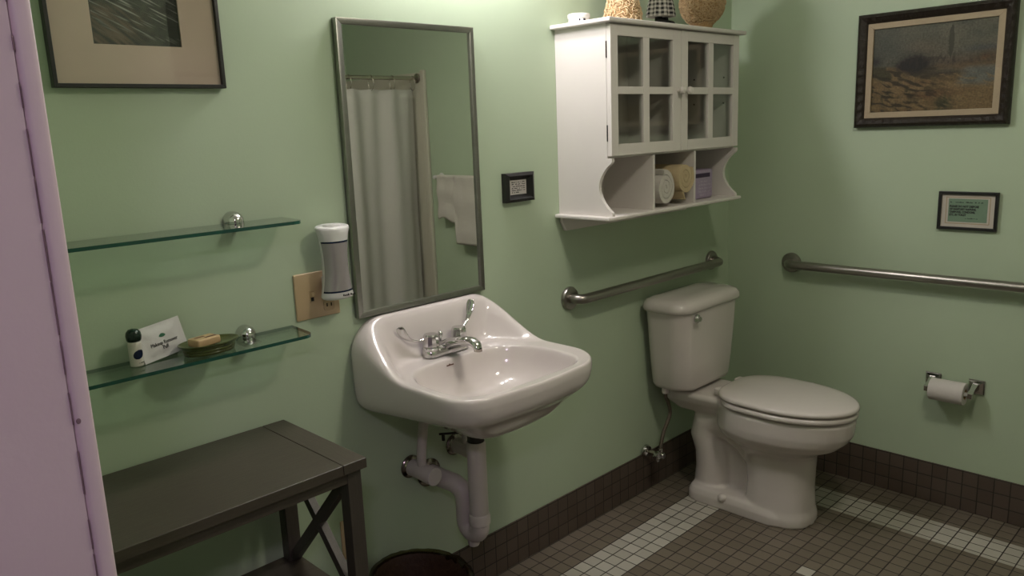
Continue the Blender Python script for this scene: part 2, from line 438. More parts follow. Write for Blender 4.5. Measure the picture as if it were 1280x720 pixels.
# ------------------------------------------------------------------ wash basin
SX = -1.757
def make_sink():
    root = thing('wash_basin', 'white wall hung ceramic wash basin with raised backsplash', 'sink', (SX, 0, .875))
    N = 128; c = (SX, -.30)
    L, Rr, F = -2.035, -1.482, -.50
    rcr = .145
    out = []
    out += [(Rr, 0)] + [(Rr - .006, 0)] + [(L + .006, 0), (L, 0)]
    rc = .10
    for k in range(13):
        a = PI + PI / 2 * k / 12; out.append((L + rc + rc * math.cos(a), F + rc + rc * math.sin(a)))
    for k in range(1, 12):
        x = L + rc + (Rr - L - rc - rcr) * k / 12; out.append((x, F - .012 * math.sin(PI * k / 12)))
    for k in range(13):
        a = 1.5 * PI + PI / 2 * k / 12; out.append((Rr - rcr + rcr * math.cos(a), F + rcr + rcr * math.sin(a)))
    ro = polar(out, c, N)
    bas = []
    for k in range(80):
        a = 2 * PI * k / 80; ca, sa = math.cos(a), math.sin(a); e = 2 / 4.2
        yy = -.310 + .162 * math.copysign(abs(sa) ** e, sa)
        hx = .227 - .035 * sstep(-.30, -.14, yy)
        bas.append((SX - .012 + hx * math.copysign(abs(ca) ** e, ca), yy))
    rb = polar(bas, c, N)
    def add(x, y):
        dx = abs(x - SX)
        t = max(0, (dx - .175) / .108); hb = .134 * math.sqrt(max(0, 1 - min(1, t) ** 2))
        hb = max(hb, .035 * max(0, 1 - abs(dx - .26) / .12))
        side = sstep(.17, .27, dx)
        w = .05 + .17 * side
        return hb * (1 - sstep(-.040, -.040 - w, y) if False else hb and (1 - sstep(.032, .032 + w, -y)))
    rings = []
    def ring(f):
        r = []
        for k in range(N):
            a = 2 * PI * k / N; r.append(f(k, math.cos(a), math.sin(a)))
        rings.append(r)
    def low(y): return .812 - .055 * (y + .5) / .5
    for kk, z, wl in ((.06, .700, 0), (.18, .700, 0), (.34, .704, 0), (.50, .716, .0), (.62, .732, .2), (.74, -.034, 1), (.86, -.017, 1), (.92, -.007, 1), (.955, .003, 1), (.98, .016, 1), (.995, .036, 1)):
        def f(k, ca, sa):
            x, y = c[0] + ca * ro[k] * kk, min(-.001, c[1] + sa * ro[k] * kk)
            return (x, y, (low(y) + z) if wl == 1 else z * (1 - wl) + (low(y) - .04) * wl)
        ring(f)
    for kk, z in ((1.0, .852), (.998, .866), (.988, .874), (.97, .8765)):
        def f(k, ca, sa):
            x, y = c[0] + ca * ro[k] * kk, c[1] + sa * ro[k] * kk
            if sa > 0 and abs(x - SX) < .3: y = min(y, -.001)
            return (x, y, z + add(x, y))
        ring(f)
    for t in (.06, .14, .24, .36, .48, .6, .72, .84, .93):
        def f(k, ca, sa):
            r0 = ro[k] * .97; r = r0 + (rb[k] * 1.02 - r0) * t
            x, y = c[0] + ca * r, c[1] + sa * r
            return (x, y, .8765 + add(x, y) - .003 * t)
        ring(f)
    for q, z in ((1.02, .8735), (1.0, .8715), (.985, .866), (.965, .855), (.94, .838), (.89, .813), (.80, .788), (.66, .770), (.48, .758), (.28, .750), (.12, .746)):
        ring(lambda k, ca, sa: (c[0] + ca * rb[k] * q, c[1] + sa * rb[k] * q, z))
    bm = bm_new(); loft(bm, rings, True, True)
    o = obj('bowl', bm, M['ceramic'], root, 180); subsurf(o, 1)
    bm = bm_new(); lathe(bm, [(.001, .001), (.016, .001), (.017, .004), (.023, .006), (.026, .004), (.0265, 0)], (c[0], c[1], .7465), (0, 0, 1), 28); obj('drain', bm, M['chrome'], root, 40)
    squiggles('maker_mark', root, M['soap_mark'], (SX - .045, -.1560, .858), (1, 0, 0), (0, .35, .93), 1, .026, .01, .006, .0014, 3)
    # underside outlet sleeve and pop-up lever
    bm = bm_new(); tube(bm, [(SX, -.205, .715), (SX, -.205, .65), (SX, -.205, .612)], [.024, .026, .024], 18); obj('drain_sleeve', bm, M['rubber'], root, 40)
    bm = bm_new(); tube(bm, [(SX - .02, -.18, .652), (SX - .075, -.13, .650)], .0035, 8); tube(bm, [(SX - .066, -.138, .652), (SX - .066, -.138, .630)], .005, 8); obj('popup_rod', bm, M['blackmetal'], root, 40)
    return root
make_sink()

def make_faucet():
    fx, fy, fz = -1.759, -.094, .8775
    root = thing('faucet', 'chrome two handle faucet with wrist blades on the wash basin', 'faucet', (fx, fy, fz))
    bm = bm_new()               # base: stadium outline, domed
    rings = []
    for s, z in ((1., 0), (1., .006), (.97, .012), (.86, .021), (.6, .026)):
        rings.append([(fx + math.copysign(.055, math.cos(a)) * (1 if s > .8 else .9) + .027 * s * math.cos(a), fy + .027 * s * math.sin(a), fz + z) for a in [2 * PI * (k + .5) / 40 for k in range(40)]])
    loft(bm, rings); obj('base', bm, M['chrome'], root, 50)
    bm = bm_new()               # spout
    P = [(fx, fy + .004, fz + .014), (fx, fy - .025, fz + .030), (fx, fy - .06, fz + .040), (fx, fy - .095, fz + .048), (fx, fy - .122, fz + .050), (fx, fy - .138, fz + .043), (fx, fy - .143, fz + .032)]
    tube(bm, P, [.026, .022, .0185, .017, .0165, .0155, .013], 18, True, .8); sp = obj('spout', bm, M['chrome'], root, 50)
    bm = bm_new(); lathe(bm, [(.0115, 0), (.012, -.008), (.009, -.009)], (fx, fy - .143, fz + .034), (0, 0, 1), 18); obj('aerator', bm, M['nickel'], sp, 40)
    bm = bm_new(); tube(bm, [(fx, fy + .022, fz + .01), (fx, fy + .022, fz + .040)], .003, 8)
    lathe(bm, [(.001, .060), (.005, .058), (.008, .051), (.007, .043), (.003, .038)], (fx, fy + .022, fz), (0, 0, 1), 16); obj('popup_knob', bm, M['chrome'], root, 50)
    for s, cap in ((-1, 'red'), (1, 'blue')):
        hx = fx + s * .0535
        bm = bm_new(); pr = [(.027, .018), (.0275, .024), (.0225, .027), (.0245, .030), (.0225, .060), (.019, .065), (.001, .0655)]
        lathe(bm, pr, (hx, fy, fz), (0, 0, 1), 12); h = obj('handle', bm, M['chrome'], root, 25)
        bm = bm_new()
        if s < 0: pts = [(hx - .012, fy + .006, fz + .055), (hx - .035, fy + .012, fz + .047), (hx - .06, fy + .020, fz + .054), (hx - .076, fy + .024, fz + .070), (hx - .085, fy + .026, fz + .086), (hx - .090, fy + .027, fz + .100)]
        else: pts = [(hx + .012, fy + .004, fz + .057), (hx + .030, fy + .008, fz + .062), (hx + .050, fy + .014, fz + .078), (hx + .062, fy + .018, fz + .098), (hx + .069, fy + .020, fz + .118), (hx + .074, fy + .021, fz + .134)]
        rings = []
        for i, p in enumerate(pts):
            p = Vector(p); d = (Vector(pts[min(i + 1, 5)]) - Vector(pts[max(i - 1, 0)])).normalized()
            w = (.0055, .005, .006, .012, .0145, .010)[i]; th = (.004, .0035, .003, .003, .003, .002)[i]
            u = Vector((.75, -.66, .1)) if s < 0 else Vector((.45, -1, 0)); u = (u - d * u.dot(d)).normalized(); v = d.cross(u)
            rings.append([p + u * w * math.cos(2 * PI * k / 14) + v * th * math.sin(2 * PI * k / 14) for k in range(14)])
        loft(bm, rings); b = obj('wrist_blade', bm, M['chrome'], h, 60); subsurf(b, 1)
    return root
make_faucet()

def make_trap():
    root = thing('basin_trap', 'white covered drain trap hanging below the wash basin', 'pipe', (SX, -.2, .3))
    x, y = SX, -.205
    bm = bm_new(); tube(bm, [(x, y, .625), (x, y, .618), (x, y, .40)], [.027, .0285, .0285], 24); obj('tailpiece', bm, M['pipe'], root, 50)
    # J bend: down, round, up and back to the wall
    d = Vector((.002, .066, 0)); L_ = d.length; d.normalize()
    bm = bm_new(); r = L_ / 2; cc = Vector((x, y, .355)) + d * r
    pts = [Vector((x, y, .41)), Vector((x, y, .38))] + arc(cc, r, 0, -PI, 14, -d, (0, 0, 1)) + [cc + d * r + Vector((0, 0, .05))]
    e = cc + d * r + Vector((0, 0, .07))
    pts += [e + Vector((-.001, .002, .01)), e + Vector((-.004, .010, .027)), e + Vector((-.009, .030, .040)), Vector((x - .017, -.07, .470)), Vector((x - .022, -.004, .474))]
    tube(bm, pts, .0285, 22); obj('bend', bm, M['pipe'], root, 60)
    bm = bm_new(); lathe(bm, [(.0285, 0), (.0325, .004), (.0325, .030), (.0285, .036)], (x, y, .362), (0, 0, 1), 24); obj('collar', bm, M['pipe'], root, 40)
    bm = bm_new(); lathe(bm, [(.016, 0), (.018, .006), (.018, .02), (.02, .024)], cc + Vector((0, 0, -r - .040)), (0, 0, 1), 20); obj('cleanout_plug', bm, M['pipe'], root, 40)
    bm = bm_new(); lathe(bm, [(.045, 0), (.045, .003), (.036, .010), (.029, .012)], (x - .022, 0, .474), (0, -1, 0), 28); obj('escutcheon', bm, M['brass'], root, 40)
    return root
make_trap()
def make_supply(name, x, z, label, length, up):
    root = thing(name, label, 'pipe', (x, 0, z))
    bm = bm_new(); lathe(bm, [(.036, 0), (.036, .003), (.030, .010), (.02, .012)], (x, 0, z), (0, -1, 0), 28); obj('escutcheon', bm, M['brass'], root, 40)
    bm = bm_new(); tube(bm, [(x, -.004, z), (x + .002, -length * .5, z - .001), (x + .004, -length, z - .003), (x + .004, -length - .004, z - .003)], [.0255, .026, .027, .024], 24); obj('valve_cover', bm, M['pipe'], root, 50)
    bm = bm_new(); lathe(bm, [(.0275, 0), (.0275, .004), (.026, .0055), (.001, .006)], (x + .004, -length - .003, z - .003), (0.03, -1, 0), 26); obj('end_cap', bm, M['ceramic'], root, 40)
    bm = bm_new(); tube(bm, [(x + .002, -.055, z), (x + .001, -.058, z + .06), (x + .003, -.075, up - .06), (x + .006, -.090, up)], .0145, 16); obj('riser_cover', bm, M['pipe'], root, 50)
    return root
make_supply('supply_pipe', -1.847, .517, 'white covered water pipe with round end cap, left of the basin trap', .105, .735)
make_supply('supply_pipe', -1.668, .532, 'white covered water pipe mostly behind the trap pipe of the basin', .085, .72)

# ------------------------------------------------------------------ mirror
def make_mirror():
    x0, x1, z0, z1 = -2.002, -1.524, 1.014, 1.815
    root = thing('mirror', 'tall rectangular wall mirror in a thin steel frame above the basin', 'mirror', ((x0 + x1) / 2, 0, z0))
    bm = bm_new(); box(bm, x0 + .004, x1 - .004, -.012, 0, z0 + .004, z1 - .004); obj('backing', bm, M['blackmetal'], root)
    bm = bm_new(); box(bm, x0 + .010, x1 - .010, -.0155, -.0125, z0 + .010, z1 - .010); obj('glass', bm, M['mirror'], root)
    bm = bm_new(); ring_frame(bm, 1, x0, x1, z0, z1, .0165, -.022, 0, 'y', .0015); obj('frame', bm, M['mframe'], root, 30)
    return root
make_mirror()

# ------------------------------------------------------------------ picture on the back wall, upper left
def vgrid(name, nu, nv, P, colf, m, parent):
    bm = bm_new(); ly = bm.verts.layers.float_color.new('Col')
    V = []
    for j in range(nv + 1):
        row = []
        for i in range(nu + 1):
            v = bm.verts.new(P(i / nu, j / nv)); v[ly] = (*colf(i / nu, j / nv), 1); row.append(v)
        V.append(row)
    for j in range(nv):
        for i in range(nu): bm.faces.new((V[j][i], V[j][i + 1], V[j + 1][i + 1], V[j + 1][i]))
    return obj(name, bm, m, parent)
def N2(x, y, s=0.): return noise.noise(Vector((x, y, s)))
def mixc(a, b, t): t = min(1, max(0, t)); return tuple(p + (q - p) * t for p, q in zip(a, b))
def make_art():
    x0, x1, z0, z1 = -2.681, -2.315, 1.634, 2.09
    root = thing('framed_print', 'black framed dark water print in wide beige mat, upper left corner', 'picture', ((x0 + x1) / 2, 0, z0))
    bm = bm_new(); ring_frame(bm, 1, x0, x1, z0, z1, .0085, -.022, -.001, 'y', .001); obj('frame', bm, M['black'], root)
    bm = bm_new(); ring_frame(bm, 1, x0 + .005, x1 - .005, z0 + .005, z1 - .005, .085, -.012, -.006, 'y', 0.)
    obj('mat_board', bm, M['mat_board'], root)
    def c(u, v):
        n = N2(u * 3, v * 3, 1) * .5 + N2(u * 9 + v * 4, v * 20 - u * 8, 2) * .5
        st = N2(u * 6 + v * 10, v * 55 - u * 16, 5)
        base = mixc((.004, .005, .004), (.050, .058, .040), .45 + 1.3 * n)
        s2 = N2(u * 3 - v * 3, v * 30 + u * 17, 15); s3 = N2(u * 4, v * 70 + u * 22, 25)
        if v < .36: base = mixc(base, mixc((.015, .012, .009), (.16, .11, .075), .5 + 1.1 * s2), sstep(.36, .22, v) * sstep(.75, .3, u))
        w = max(0, s3 - .22) * 3.0 * sstep(.08, .3, v + .2 * u)
        base = mixc(base, (.40, .41, .36), w)
        if u > .84: base = mixc(base, (.006, .007, .005), .5)
        return base
    vgrid('print', 200, 260, lambda u, v: (-2.588 + .185 * u, -.0070, 1.724 + .27 * v), c, M['print'], root)
    bm = bm_new(); box(bm, x0 + .006, x1 - .006, -.0165, -.0150, z0 + .006, z1 - .006); obj('glass', bm, M['artglass'], root)
    bm = bm_new(); box(bm, x0 + .004, x1 - .004, -.0050, -.001, z0 + .004, z1 - .004); obj('backing', bm, M['black'], root)
make_art()

# ------------------------------------------------------------------ small notice beside the mirror
def make_notice():
    x0, x1, z0, z1 = -1.4125, -1.2805, 1.279, 1.373
    root = thing('framed_notice', 'small black framed typed notice between mirror and wall cabinet', 'sign', ((x0 + x1) / 2, 0, z0))
    bm = bm_new()
    o = [(x0, z0), (x1, z0), (x1, z1), (x0, z1)]; i = [(x0 + .027, z0 + .023), (x1 - .027, z0 + .023), (x1 - .027, z1 - .023), (x0 + .027, z1 - .023)]
    rings = [[(p[0], -.001, p[1]) for p in o], [(p[0], -.020, p[1]) for p in o],
             [(p[0] + (q[0] - p[0]) * .4, -.026, p[1] + (q[1] - p[1]) * .4) for p, q in zip(o, i)], [(q[0], -.012, q[1]) for q in i], [(q[0], -.009, q[1]) for q in i]]
    loft(bm, rings, False, False); obj('frame', bm, M['black'], root)
    bm = bm_new(); box(bm, x0 + .02, x1 - .02, -.009, -.001, z0 + .018, z1 - .018); obj('paper', bm, M['paper'], root)
    squiggles('writing', root, M['ink'], ((x0 + x1) / 2 + .001, -.0092, z1 - .0305), (1, 0, 0), (0, 0, 1), 6, .062, .0066, .0036, .0003, 5)
make_notice()

# ------------------------------------------------------------------ switch plate with plugged-in device
def make_switch():
    x0, x1, z0, z1 = -2.182, -2.050, 1.039, 1.164
    root = thing('switch_plate', 'ivory switch and outlet plate below the silver plugged-in device', 'switch', ((x0 + x1) / 2, 0, z0))
    bm = bm_new(); box(bm, x0, x1, -.007, 0, z0, z1, .0035, 3); obj('plate', bm, M['ivory'], root, 40)
    bm = bm_new(); box(bm, -2.140, -2.126, -.0078, -.005, 1.083, 1.115, .0005); sl = obj('switch_slot', bm, M['ivory_dark'], root)
    bm = bm_new(); box(bm, -2.1378, -2.1282, -.017, -.007, 1.100, 1.111, .002); obj('toggle', bm, M['ivory'], sl, 40)
    bm = bm_new(); box(bm, -2.1372, -2.1288, -.0084, -.007, 1.087, 1.097); obj('slot_gap', bm, M['slot'], sl)
    for zz in (1.068, 1.124):
        bm = bm_new(); prism(bm, rrect(-2.0845, zz, .0165, .0145, .008), 'y', -.0085, -.005); f = obj('receptacle', bm, M['ivory_dark'], root)
        bm = bm_new()
        for dx in (-.0065, .0065): box(bm, -2.0845 + dx - .0016, -2.0845 + dx + .0016, -.0092, -.0084, zz - .003, zz + .006)
        obj('slots', bm, M['slot'], f)
make_switch()
def make_device():
    cx, cy = -2.0835, -.052; z0, z1 = 1.093, 1.286
    root = thing('plug_in_device', 'hourglass shaped white and silver plug-in device on the switch plate', 'night light', (cx, cy, z0))
    def w(z):
        t = (z - z0) / (z1 - z0); return .0335 + .0145 * abs(2 * t - 1) ** 2.2 * (1.12 if t > .5 else 1.)
    def rg(z, s=1., dy=0.): return [(cx + w(z) * s * math.cos(a), cy + dy + .034 * s * math.sin(a), z + .10 * .034 * s * math.sin(a) * (1 if z > 1.2 else 0)) for a in [2 * PI * k / 40 for k in range(40)]]
    bm = bm_new(); rings = [rg(z0, .80), rg(z0 + .003, .93)] + [rg(z0 + .008 + (z1 - z0 - .014) * k / 16) for k in range(17)] + [rg(z1 - .002, .95), rg(z1, .86)]
    loft(bm, rings); obj('body', bm, M['devwhite'], root, 50)
    def shell(za, zb, s, a0, a1, n=8):
        b = bm_new(); R = []
        for k in range(n + 1):
            z = za + (zb - za) * k / n; R.append([(cx + w(z) * s * math.cos(a), cy + .034 * s * math.sin(a), z) for a in [a0 + (a1 - a0) * j / 24 for j in range(25)]])
        Rin = [[(cx + (p[0] - cx) * .96, cy + (p[1] - cy) * .96, p[2]) for p in r] for r in R]
        loft(b, R, False, False, False); loft(b, Rin, False, False, False)
        return b
    obj('silver_panel', shell(1.117, 1.243, 1.02, PI * 1.03, PI * 1.97), M['devsilver'], root, 60)
    for za, zb in ((1.243, 1.2475), (1.1125, 1.117)): obj('band', shell(za, zb, 1.025, PI * 1.03, PI * 1.97, 1), M['devband'], root, 60)
    bm = bm_new(); rings = [[(cx + .026 * s * math.cos(a), cy + .019 * s * math.sin(a), z1 + h) for a in [2 * PI * k / 28 for k in range(28)]] for s, h in ((1., -.003), (1., .002), (.93, .004), (.8, .0035))]
    loft(bm, rings); obj('top_button', bm, M['devwhite'], root, 40)
    bm = bm_new(); box(bm, cx - .02, cx + .02, -.022, -.0095, 1.11, 1.15, .003); obj('plug', bm, M['devwhite'], root)
    squiggles('lettering', root, M['slot'], (cx + .014, cy - .0355, 1.1045), (1, -.12, 0), (0, 0, 1), 1, .036, .01, .0052, .0008, 11, 1.)
make_device()

# ------------------------------------------------------------------ glass shelves
def make_shelf(z, label):
    root = thing('glass_shelf', label, 'shelf', (-2.55, 0, z), 'glass wall shelves')
    x0, x1, yf, yb, r = -2.90, -2.205, -.132, -.004, .03
    poly = [(x0, yb), (x0, yf)] + [(x1 - r + r * math.sin(a), yf + r - r * math.cos(a)) for a in [PI / 2 * .95 * k / 8 for k in range(9)]] + [(x1, yb)]
    poly[-1] = (x1 + .008, yb)
    bm = bm_new(); prism(bm, poly, 'z', z - .008, z)
    bmesh.ops.recalc_face_normals(bm, faces=bm.faces[:])
    for f in bm.faces: f.material_index = 0 if abs(f.normal.z) > .5 else 1
    obj('pane', bm, [M['shelfglass'], M['shelfedge']], root)
    for x in (-2.79, -2.328):
        bm = bm_new(); lathe(bm, [(.024, 0), (.024, .008)] + [(.024 * math.cos(a), .008 + .030 * math.sin(a)) for a in [PI / 2 * k / 8 for k in range(1, 9)]], (x, 0, z + .004), (0, -1, 0), 26)
        b = obj('bracket', bm, M['chrome'], root, 60)
        bm = bm_new(); box(bm, x - .017, x + .017, -.055, -.008, z - .0125, z - .0082, .001); obj('clamp_jaw', bm, M['brass'], b)
    return root
make_shelf(1.318, 'empty clear glass wall shelf, upper of the pair left of the mirror')
make_shelf(1.034, 'clear glass wall shelf holding soap dish and toiletries, lower of the pair')
ZS = 1.034
def make_bottle():
    cx, cy = -2.608, -.058
    root = thing('toiletry_bottle', 'tiny white bottle with round black cap on the lower glass shelf', 'bottle', (cx, cy, ZS))
    bm = bm_new(); lathe(bm, [(.012, 0), (.0145, .002), (.0148, .05), (.0135, .056), (.009, .059)], (cx, cy, ZS), (0, 0, 1), 26); obj('bottle_body', bm, M['bottle'], root, 50)
    bm = bm_new(); lathe(bm, [(.013, .056), (.0155, .060), (.0165, .069), (.0150, .077), (.010, .083), (.001, .085)], (cx, cy, ZS), (0, 0, 1), 26); obj('cap', bm, M['cap'], root, 60)
    # oval dark mark wrapped round the front of the bottle
    bm = bm_new(); R = []
    for j in range(13):
        v = -1 + 2 * j / 12; hw = .78 * math.sqrt(max(.0004, 1 - v * v)); R.append([(cx + .0151 * math.cos(th), cy + .0151 * math.sin(th), ZS + .029 + .0105 * v + .003 * math.sin(th - 1.6 * PI)) for th in [1.53 * PI + hw * (2 * k / 12 - 1) for k in range(13)]])
    loft(bm, R, False, False, False)
    obj('printed_oval', bm, M['devband'], root)
    squiggles('print', root, M['ink'], (cx + .006, cy - .0142, ZS + .010), (1, .35, 0), (0, 0, 1), 1, .014, .004, .0026, .0006, 4)
make_bottle()
def make_packet():
    root = thing('paper_packet', 'flat white makeup remover packet leaning on the wall beside the bottle', 'packet', (-2.54, -.04, ZS))
    p0 = Vector((-2.594, -.068, ZS + .001)); ux = Vector((.104, .036, .0065)).normalized(); up = Vector((-.04, .26, 1.)); up = (up - ux * up.dot(ux)).normalized(); nz = ux.cross(up)
    W, H = .122, .079; n = 14
    bm = bm_new(); rings = {}
    for side in (-1, 1):
        g = []
        for j in range(n + 1):
            row = []
            for i in range(n + 1):
                u, v = i / n, j / n; e = min(u, 1 - u, v, 1 - v); th = .0004 + .0042 * sstep(.04, .3, e)
                row.append(bm.verts.new(p0 + ux * W * u + up * H * v + nz * side * th))
            g.append(row)
        for j in range(n):
            for i in range(n): bm.faces.new((g[j][i], g[j][i + 1], g[j + 1][i + 1], g[j + 1][i]))
        rings[side] = g
    A, B = rings[-1], rings[1]
    def rim(g): return [g[0][i] for i in range(n)] + [g[j][n] for j in range(n)] + [g[n][n - i] for i in range(n)] + [g[n - j][0] for j in range(n)]
    ra, rb_ = rim(A), rim(B)
    for k in range(len(ra)): bm.faces.new((ra[k], ra[(k + 1) % len(ra)], rb_[(k + 1) % len(ra)], rb_[k]))
    obj('wrapper', bm, M['packet'], root, 60)
    c = p0 + ux * W * .50 + up * H * .42 + nz * .0052
    text_mesh('lettering', 'Makeup Remover', .0125, root, M['ink'], c, ux, up, .0003, squash=.82)
    text_mesh('lettering', 'Puff', .0125, root, M['ink'], c - up * .0105, ux, up, .0003, squash=.82)
    bm = bm_new(); cc = c + up * .0155
    pts = [bm.verts.new(cc + ux * .010 * (t - .5) * 2 * .9 + up * .0055 * s_ * math.sin(PI * t) ** .7) for t, s_ in [(k / 8, 1) for k in range(9)] + [(1 - k / 8, -.55) for k in range(1, 8)]]
    bm.faces.new(pts); ex = bmesh.ops.extrude_face_region(bm, geom=bm.faces[:]); bmesh.ops.translate(bm, verts=[v for v in ex['geom'] if isinstance(v, bmesh.types.BMVert)], vec=nz * .0004)
    obj('leaf_logo', bm, M['leaf'], root)
make_packet()
def make_dish():
    cx, cy = -2.452, -.078
    root = thing('soap_dish', 'oval olive glass soap dish on the lower glass shelf', 'soap dish', (cx, cy, ZS))
    def rg(a_, b_, z): return [(cx + .9 * a_ * math.cos(t), cy + b_ * math.sin(t), ZS + z) for t in [2 * PI * k / 48 for k in range(48)]]
    bm = bm_new()
    rs = [rg(.056, .030, 0), rg(.064, .037, .001), rg(.066, .039, .006), rg(.0645, .038, .0075), rg(.0665, .0395, .009), rg(.0675, .040, .013), rg(.066, .039, .0145), rg(.068, .0405, .016), rg(.071, .042, .021), rg(.078, .0475, .0245), rg(.079, .0480, .0262), rg(.077, .0465, .0268), rg(.070, .042, .0235), rg(.058, .034, .0185), rg(.03, .018, .0165)]
    loft(bm, rs); obj('dish', bm, M['dishglass'], root, 40)
make_dish()
def make_soap():
    cx, cy, z = -2.462, -.078, ZS + .0195
    root = thing('soap_bar', 'tan wrapped soap bar lying in the olive soap dish', 'soap', (cx, cy, z))
    bm = bm_new(); box(bm, -.031, .031, -.020, .020, 0, .019, .004, 3)
    Rm = Matrix.Translation((cx, cy, z)) @ Matrix.Rotation(math.radians(14), 4, 'Z'); bmesh.ops.transform(bm, matrix=Rm, verts=bm.verts[:]); obj('bar', bm, M['soap'], root, 50)
    for q in ((-.004, .025, -.013, -.006), (-.022, .004, .002, .007)):
        bm = bm_new(); box(bm, *q, .0188, .0194); bmesh.ops.transform(bm, matrix=Rm, verts=bm.verts[:]); obj('printed_mark', bm, M['soap_mark'], root)
make_soap()

# ------------------------------------------------------------------ console table
def make_table():
    xr, xl, yb, yf, zt = -2.257, -2.925, -.022, -.397, .796
    root = thing('console_table', 'dark grey wooden console table with crossed end braces under the shelves', 'table', ((xr + xl) / 2, (yb + yf) / 2, 0))
    th = .024
    bm = bm_new(); box(bm, xl + .062, xr - .062, yf, yb, zt - th, zt, .0015); obj('top_board', bm, M['wood'], root)
    for x0, x1 in ((xr - .0605, xr), (xl, xl + .0605)):
        bm = bm_new(); box(bm, x0, x1, yf, yb, zt - th, zt, .0015); obj('end_board', bm, M['wood_y'], root)
    bm = bm_new(); box(bm, xl + .045, xr - .045, yf + .014, yf + .034, zt - th - .028, zt - th); box(bm, xl + .045, xr - .045, yb - .034, yb - .014, zt - th - .028, zt - th)
    for x in (xr - .028, xl + .028): box(bm, x - .010, x + .010, yf + .045, yb - .045, zt - th - .028, zt - th)
    obj('apron', bm, M['wood'], root)
    L = .036
    for x in (xr - .010 - L, xl + .010):
        for y in (yf + .012, yb - .012 - L):
            bm = bm_new(); box(bm, x, x + L, y, y + L, 0, zt - th, .0015); obj('leg', bm, M['wood_z'], root)
    for x in (xr - .028, xl + .028):
        z0, z1 = .43, zt - th - .028; y0, y1 = yf + .040, yb - .040
        for k, (ya, yb_) in enumerate(((y0, y1), (y1, y0))):
            a = Vector((x, ya, z0)); b = Vector((x, yb_, z1)); d = (b - a).normalized(); n = Vector((0, -d.z, d.y)) * .012; dx = .0095 + .0004 * k
            bm = bm_new(); vs = [bm.verts.new(p + n * s + Vector((sx * dx, 0, 0))) for p in (a, b) for s in (-1, 1) for sx in (-1, 1)]
            for f in ((0, 1, 3, 2), (4, 5, 7, 6), (0, 1, 5, 4), (2, 3, 7, 6), (0, 2, 6, 4), (1, 3, 7, 5)): bm.faces.new([vs[i] for i in f])
            obj('cross_brace', bm, M['wood_z'], root)
    bm = bm_new(); box(bm, xl + .012, xr - .012, yf + .02, yb - .012, .402, .428, .0015); obj('lower_shelf', bm, M['wood'], root)
make_table()

# ------------------------------------------------------------------ outlet low on the wall, waste bin
ot = thing('wall_outlet', 'brown outlet plate low on the wall beside the table leg', 'outlet', (-2.07, 0, .31))
bm = bm_new(); box(bm, -2.108, -2.034, -.006, 0, .318, .438, .003, 3); obj('plate', bm, M['ivory'], ot, 40)
for zz in (.35, .406):
    bm = bm_new(); prism(bm, rrect(-2.071, zz, .0165, .0145, .008), 'y', -.0075, -.004); f = obj('receptacle', bm, M['ivory_dark'], ot)
    bm = bm_new()
    for dx in (-.0065, .0065): box(bm, -2.071 + dx - .0012, -2.071 + dx + .0012, -.0082, -.0073, zz - .003, zz + .006)
    obj('slots', bm, M['slot'], f)
def make_bin():
    cx, cy, H = -1.985, -.205, .285
    root = thing('waste_bin', 'brown woven waste bin with translucent liner under the wash basin', 'bin', (cx, cy, 0))
    def rg(a, b, z): return [(cx + a * math.cos(t), cy + b * math.sin(t), z) for t in [2 * PI * k / 56 for k in range(56)]]
    bm = bm_new(); loft(bm, [rg(.095, .115, 0), rg(.13, .152, H - .02), rg(.137, .16, H), rg(.127, .15, H), rg(.12, .143, H - .02), rg(.088, .108, .01)]); obj('basket', bm, M['bin'], root, 60)
    bm = bm_new(); rnd = random.Random(2); rs = []
    for a, b, z in ((.134, .157, H - .045), (.137, .160, H - .02), (.140, .164, H + .004), (.138, .162, H + .010), (.128, .152, H + .008), (.120, .144, H - .03), (.10, .12, .09)):
        j = [(p[0], p[1], p[2] + .004 * N2(p[0] * 60, p[1] * 60, z)) for p in rg(a, b, z)]; rs.append([(cx + (p[0] - cx) * (1 + .03 * N2(p[0] * 70, p[1] * 70, 3)), cy + (p[1] - cy) * (1 + .02 * N2(p[0] * 70, p[1] * 70, 9)), p[2]) for p in j])
    loft(bm, rs, False, False); obj('liner', bm, M['linerbag'], root, 60)
make_bin()

